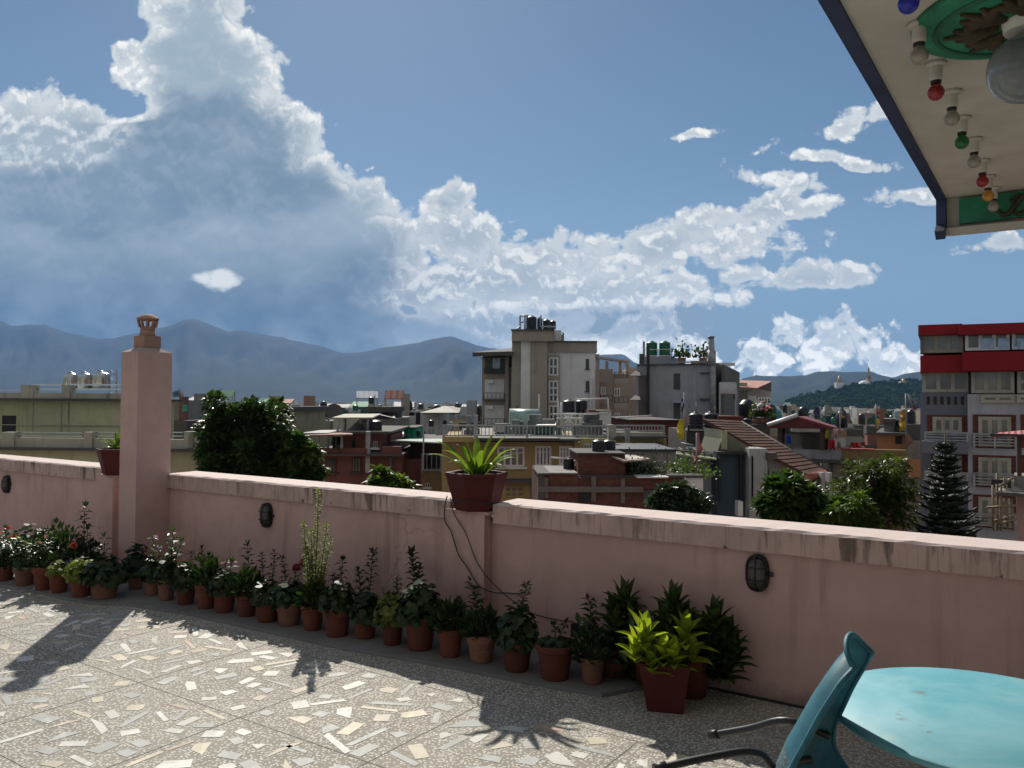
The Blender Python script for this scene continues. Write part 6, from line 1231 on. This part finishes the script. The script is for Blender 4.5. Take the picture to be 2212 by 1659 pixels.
for px, by, heads, lab in ((1345, 1452, [(1350, 1290, 18, .18), (1325, 1310, 14, .15), (1368, 1330, 14, .15), (1330, 1345, 14, .15), (1340, 1400, 16, .16), (1370, 1440, 12, .15)], 'dark leafed plant on a bare stem, left behind the square planter'),
                         (1455, 1450, [(1455, 1300, 18, .17), (1435, 1335, 14, .15), (1480, 1330, 15, .15), (1460, 1360, 16, .16), (1500, 1350, 13, .14)], 'dark leafed plant directly behind the square planter'),
                         (1520, 1480, [(1545, 1330, 18, .16), (1575, 1365, 15, .15), (1585, 1400, 15, .15), (1550, 1385, 18, .16), (1565, 1430, 15, .15), (1530, 1350, 14, .14), (1525, 1400, 16, .15), (1540, 1430, 14, .14)], 'spreading dark leafed plant right of the square planter against the wall')):
    c = on_z(px, by, 0); lc = WF.I @ c; c = WF.w(lc.x, -.16, 0); t = thing('leafy_plant', lab, 'potted plant', c, 0, 'dark leafed plants round the square planter'); inv = XF[t.name].inverted(); m = MB(); s = MB()
    MB().lathe([(.08, 0), (.105, .17), (.115, .17), (.12, .22), (.105, .22), (.10, .19)], (0, 0, 0), 24).build('pot', M_terra, t); MB().lathe([(.001, 0), (.102, -.003), (.102, 0)], (0, 0, .2), 16).build('soil', M_soil, t)
    for hx, hy, n, L in heads: cc2 = inv @ at(hx, hy+14, c.y+gp.uniform(-.14, .02)); rosette(m, s, (cc2.x*.1, cc2.y*.1, .19), cc2, int(n*1.25), L, .055)
    for _ in range(60): p = Vector((gp.gauss(0, .1), gp.uniform(-.1, .05), .22+min(.2, abs(gp.gauss(0, .12))))); m.leaf(p, (gp.uniform(-1, 1), gp.uniform(-1, 1), gp.uniform(-.3, .6)), (0, 0, 1), .11, .045)
    m.build('foliage', G_bd, t); s.build('stems', M_bark, t)

# cables hanging from the planter, and the socket box
def wallpt(px, py, off): x, z = WF.hit(px, py, -off); return WF.w(x, -off, z)
def smooth(P, n=5):
    out_ = []
    for i in range(len(P)-1):
        a, b_, c, d = P[max(i-1, 0)], P[i], P[i+1], P[min(i+2, len(P)-1)]
        for k in range(n): t = k/n; out_.append(((b_*2)+(c-a)*t+(a*2-b_*5+c*4-d)*t*t+(b_*3-a-c*3+d)*t**3)*.5)
    return out_+[P[-1]]
ca = [(966, 1071, .12), (960, 1098, .13), (962, 1127, .11), (975, 1150, .11), (990, 1197, .11), (1009, 1225, .11), (1027, 1256, .11), (1041, 1270, .11), (1068, 1280, .07), (1095, 1281, .02), (1124, 1283, .012)]
m = MB(); m.tube(smooth([wallpt(*p) for p in ca]), .0045, 6); tag(m.build('cable', M_black), 'thicker black cable looping from the planter pillar to the wall', 'cable', 'cables from the planter pillar')
cb_ = [(972, 1074, .12), (980, 1108, .1), (994, 1132, .1), (1006, 1152, .1), (1018, 1185, .1), (1028, 1210, .1), (1044, 1236, .1), (1062, 1257, .05), (1085, 1280, .015), (1114, 1302, .01), (1150, 1325, .01), (1200, 1338, .01), (1236, 1343, .012), (1242, 1350, .02)]
m = MB(); m.tube(smooth([wallpt(*p) for p in cb_]), .003, 6); tag(m.build('cable', M_black), 'thinner black cable running down behind the pots to the socket box', 'cable', 'cables from the planter pillar')
m = MB(); wr_ = [Vector((math.cos(a)*.185, math.sin(a)*.185, .07+.012*math.sin(a*3))) for a in [math.pi*(1.02+.96*k/20) for k in range(21)]]; m.tube(wr_, .004, 5); m.build('wire', M_black, hp)
x, z = WF.hit(1242, 1363, -.03); t = thing('socket_box', 'small black socket box on the parapet behind the pots', 'socket box', WF.w(x, -.002, z), WF.rz); MB().prism([(-.03, 0, -.04), (.03, 0, -.04), (.03, 0, .035), (.02, 0, .045), (-.02, 0, .045), (-.03, 0, .035)], (0, -1, 0), .03).build('housing', M_black, t); MB().lathe([(.018, 0), (.018, .004)], (0, 0, 0), 12).build('cover', M_black, t).rotation_euler = (R(90), 0, 0)

# table
def tabletop_mat():
    m, q, b, o = newmat('turquoise_fibre'); P = coord(q); n = q.noise(P, 3., 6, .65, .5); n2 = q.noise(P, 14, 5, .6)
    c = q.mix(q.ss(n, .3, .7), (.09, .35, .42), (.22, .48, .54)); c = q.mix(q.m('MULTIPLY', q.ss(n2, .6, .72), .35), c, (.30, .38, .36))
    c = q.mix(q.m('MULTIPLY', q.ss(q.noise(P, 5.5, 7, .7), .62, .7), .7), c, (.16, .14, .10)); q.put(b.inputs['Base Color'], c); b.inputs['Roughness'].default_value = .45; bump(q, b, n2, .2, .002); return m
M_tt = tabletop_mat(); TC = Vector((1.40, 2.385, 0)); TR = .445
t = thing('round_table', 'round turquoise table with a worn top, bottom right corner', 'table', TC, 0)
MB().lathe([(.0, .722), (TR-.03, .722), (TR-.008, .727), (TR, .737), (TR-.001, .745), (TR-.008, .750), (.0, .7505)], (0, 0, 0), 72).build('tabletop', M_tt, t)
MB().lathe([(.19, .0), (.19, .015), (.05, .04), (.035, .08), (.035, .68), (.10, .70), (.12, .7215)], (0, 0, 0), 24).build('pedestal', M_black, t)
# chair, tipped forward so that its back leans on the table edge
M_shell = plain('blue_shell', (.018, .125, .17), .58, 0, .15, 30., .5, .001); M_shback = plain('speckled_back', (.09, .15, .165), .5, 0, .6, 120.)
CO = at(1701, 1600, 2.30); fa = R(-38); Fx, Wx = Vector((math.cos(fa), math.sin(fa), 0)), Vector((-math.sin(fa), math.cos(fa), 0))
t = thing('shell_chair', 'blue moulded shell chair with thin black legs, tipped forward against the round table', 'chair', (CO.x+.15, CO.y, 0), 0); inv = XF[t.name].inverted()
prof = [(.235, .315), (.205, .285), (.165, .235), (.120, .175), (.075, .105), (.035, .045), (.008, -.01), (-.002, -.06), (.012, -.11), (.055, -.16), (.12, -.215), (.19, -.275), (.25, -.335)]
wid = [.085, .125, .14, .15, .165, .18, .20, .21, .215, .215, .21, .20, .18]
def shell_pt(i, u, off=0.):
    a, z = prof[i]; w = wid[i]; i0, i1 = max(i-1, 0), min(i+1, len(prof)-1); d = Vector((prof[i1][0]-prof[i0][0], 0, prof[i1][1]-prof[i0][1])).normalized(); nrm_ = Vector((-d.z, 0, d.x))
    if nrm_.x < 0: nrm_ = -nrm_
    k = (.030+.03*(i/12))*(abs(u)**5)+.012*u*u; dd = nrm_*(k+off); return CO+Fx*(a+dd.x)+Wx*(w*u)+Vector((0, 0, z+dd.z))
prof = [(a_*.70, z_*(.93 if z_ > 0 else 1)) for a_, z_ in prof]; NU = 20; inner = MB(); inner.smooth = True; Ir, Or = [], []
for i in range(len(prof)): Ir.append(inner.pts([shell_pt(i, -1+2*k/NU, .010) for k in range(NU+1)])); Or.append(inner.pts([shell_pt(i, -1+2*k/NU, 0) for k in range(NU+1)]))
for i in range(len(prof)-1):
    for k in range(NU): inner.cur = 0; inner.face([Ir[i][k], Ir[i][k+1], Ir[i+1][k+1], Ir[i+1][k]]); inner.cur = 1 if i > 4 else 0; inner.face([Or[i][k+1], Or[i][k], Or[i+1][k], Or[i+1][k+1]])
A_ = inner.pts([p_ for p_ in [shell_pt(0, -1+2*k/NU, .005)+Vector((0, 0, .035*math.cos((-1+2*k/NU)*1.57))) for k in range(NU+1)]])
for k in range(NU): inner.cur = 0; inner.face([A_[k], A_[k+1], Ir[0][k+1], Ir[0][k]])
sh = inner.build('shell', [M_shell, M_shback], t, world=True)
rimP = [shell_pt(i, -1, .005) for i in range(len(prof))]; rimQ = [shell_pt(i, 1, .005) for i in range(len(prof))]; topP = [shell_pt(0, -1+2*k/NU, .005)+Vector((0, 0, .035*math.cos((-1+2*k/NU)*1.57))) for k in range(NU+1)]; lowP = [shell_pt(len(prof)-1, -1+2*k/NU, .005) for k in range(NU+1)]
m = MB(); m.tube(smooth(rimP[::-1]+topP[1:-1]+rimQ, 3), .008, 8); m.tube(lowP, .0125, 8)
m.build('rim', M_shell, sh, world=False); bpy.context.view_layer.update()
rim_o = sh.children[0] if sh.children else None
if rim_o:
    for v in rim_o.data.vertices: v.co = inv @ v.co
def leg(P, name='leg'):
    m = MB(); m.tube(smooth([inv @ p for p in P], 5), .0105, 8); o = m.build(name, M_black, t); e = inv @ P[0]; d = ((inv @ P[1])-e).normalized(); MB().tube([e-d*.012, e+d*.022], .0145, 8).build('foot_cap', M_black, o); return o
leg([at(1540, 1587, 2.62), at(1620, 1573, 2.52), at(1700, 1556, 2.42), at(1790, 1590, 2.40)])
leg([at(1422, 1660, 2.12), at(1500, 1642, 2.14), at(1590, 1625, 2.17), at(1625, 1624, 2.18), at(1650, 1632, 2.19), at(1672, 1656, 2.2), at(1700, 1648, 2.24), at(1750, 1640, 2.3)])
for u in (-.8, .8): a_ = shell_pt(11, u, -.01); leg([Vector((a_.x-.02, a_.y, .012)), Vector((a_.x-.01, a_.y, .15)), a_+Vector((0, 0, -.02)), shell_pt(9, u*.6, -.02)])
# ---------------- air ----------------
hzm = bpy.data.materials.new('haze'); hzm.use_nodes = True; hzm.node_tree.nodes.clear(); q = NG(hzm.node_tree)
o = q.n('ShaderNodeOutputMaterial'); v = q.n('ShaderNodeVolumePrincipled'); hzm.node_tree.links.new(v.outputs[0], o.inputs[1])
v.inputs['Color'].default_value = (.27, .53, 1., 1); v.inputs['Density'].default_value = 1.05e-4; v.inputs['Anisotropy'].default_value = .0
MBh = MB(); MBh.box(-9000, 9000, -300, 6900, GZ-3, 760); tag(MBh.build('haze', hzm), kind='stuff')
S.cycles.volume_bounces = 0; S.cycles.max_bounces = 6; S.cycles.diffuse_bounces = 3; S.cycles.transparent_max_bounces = 8
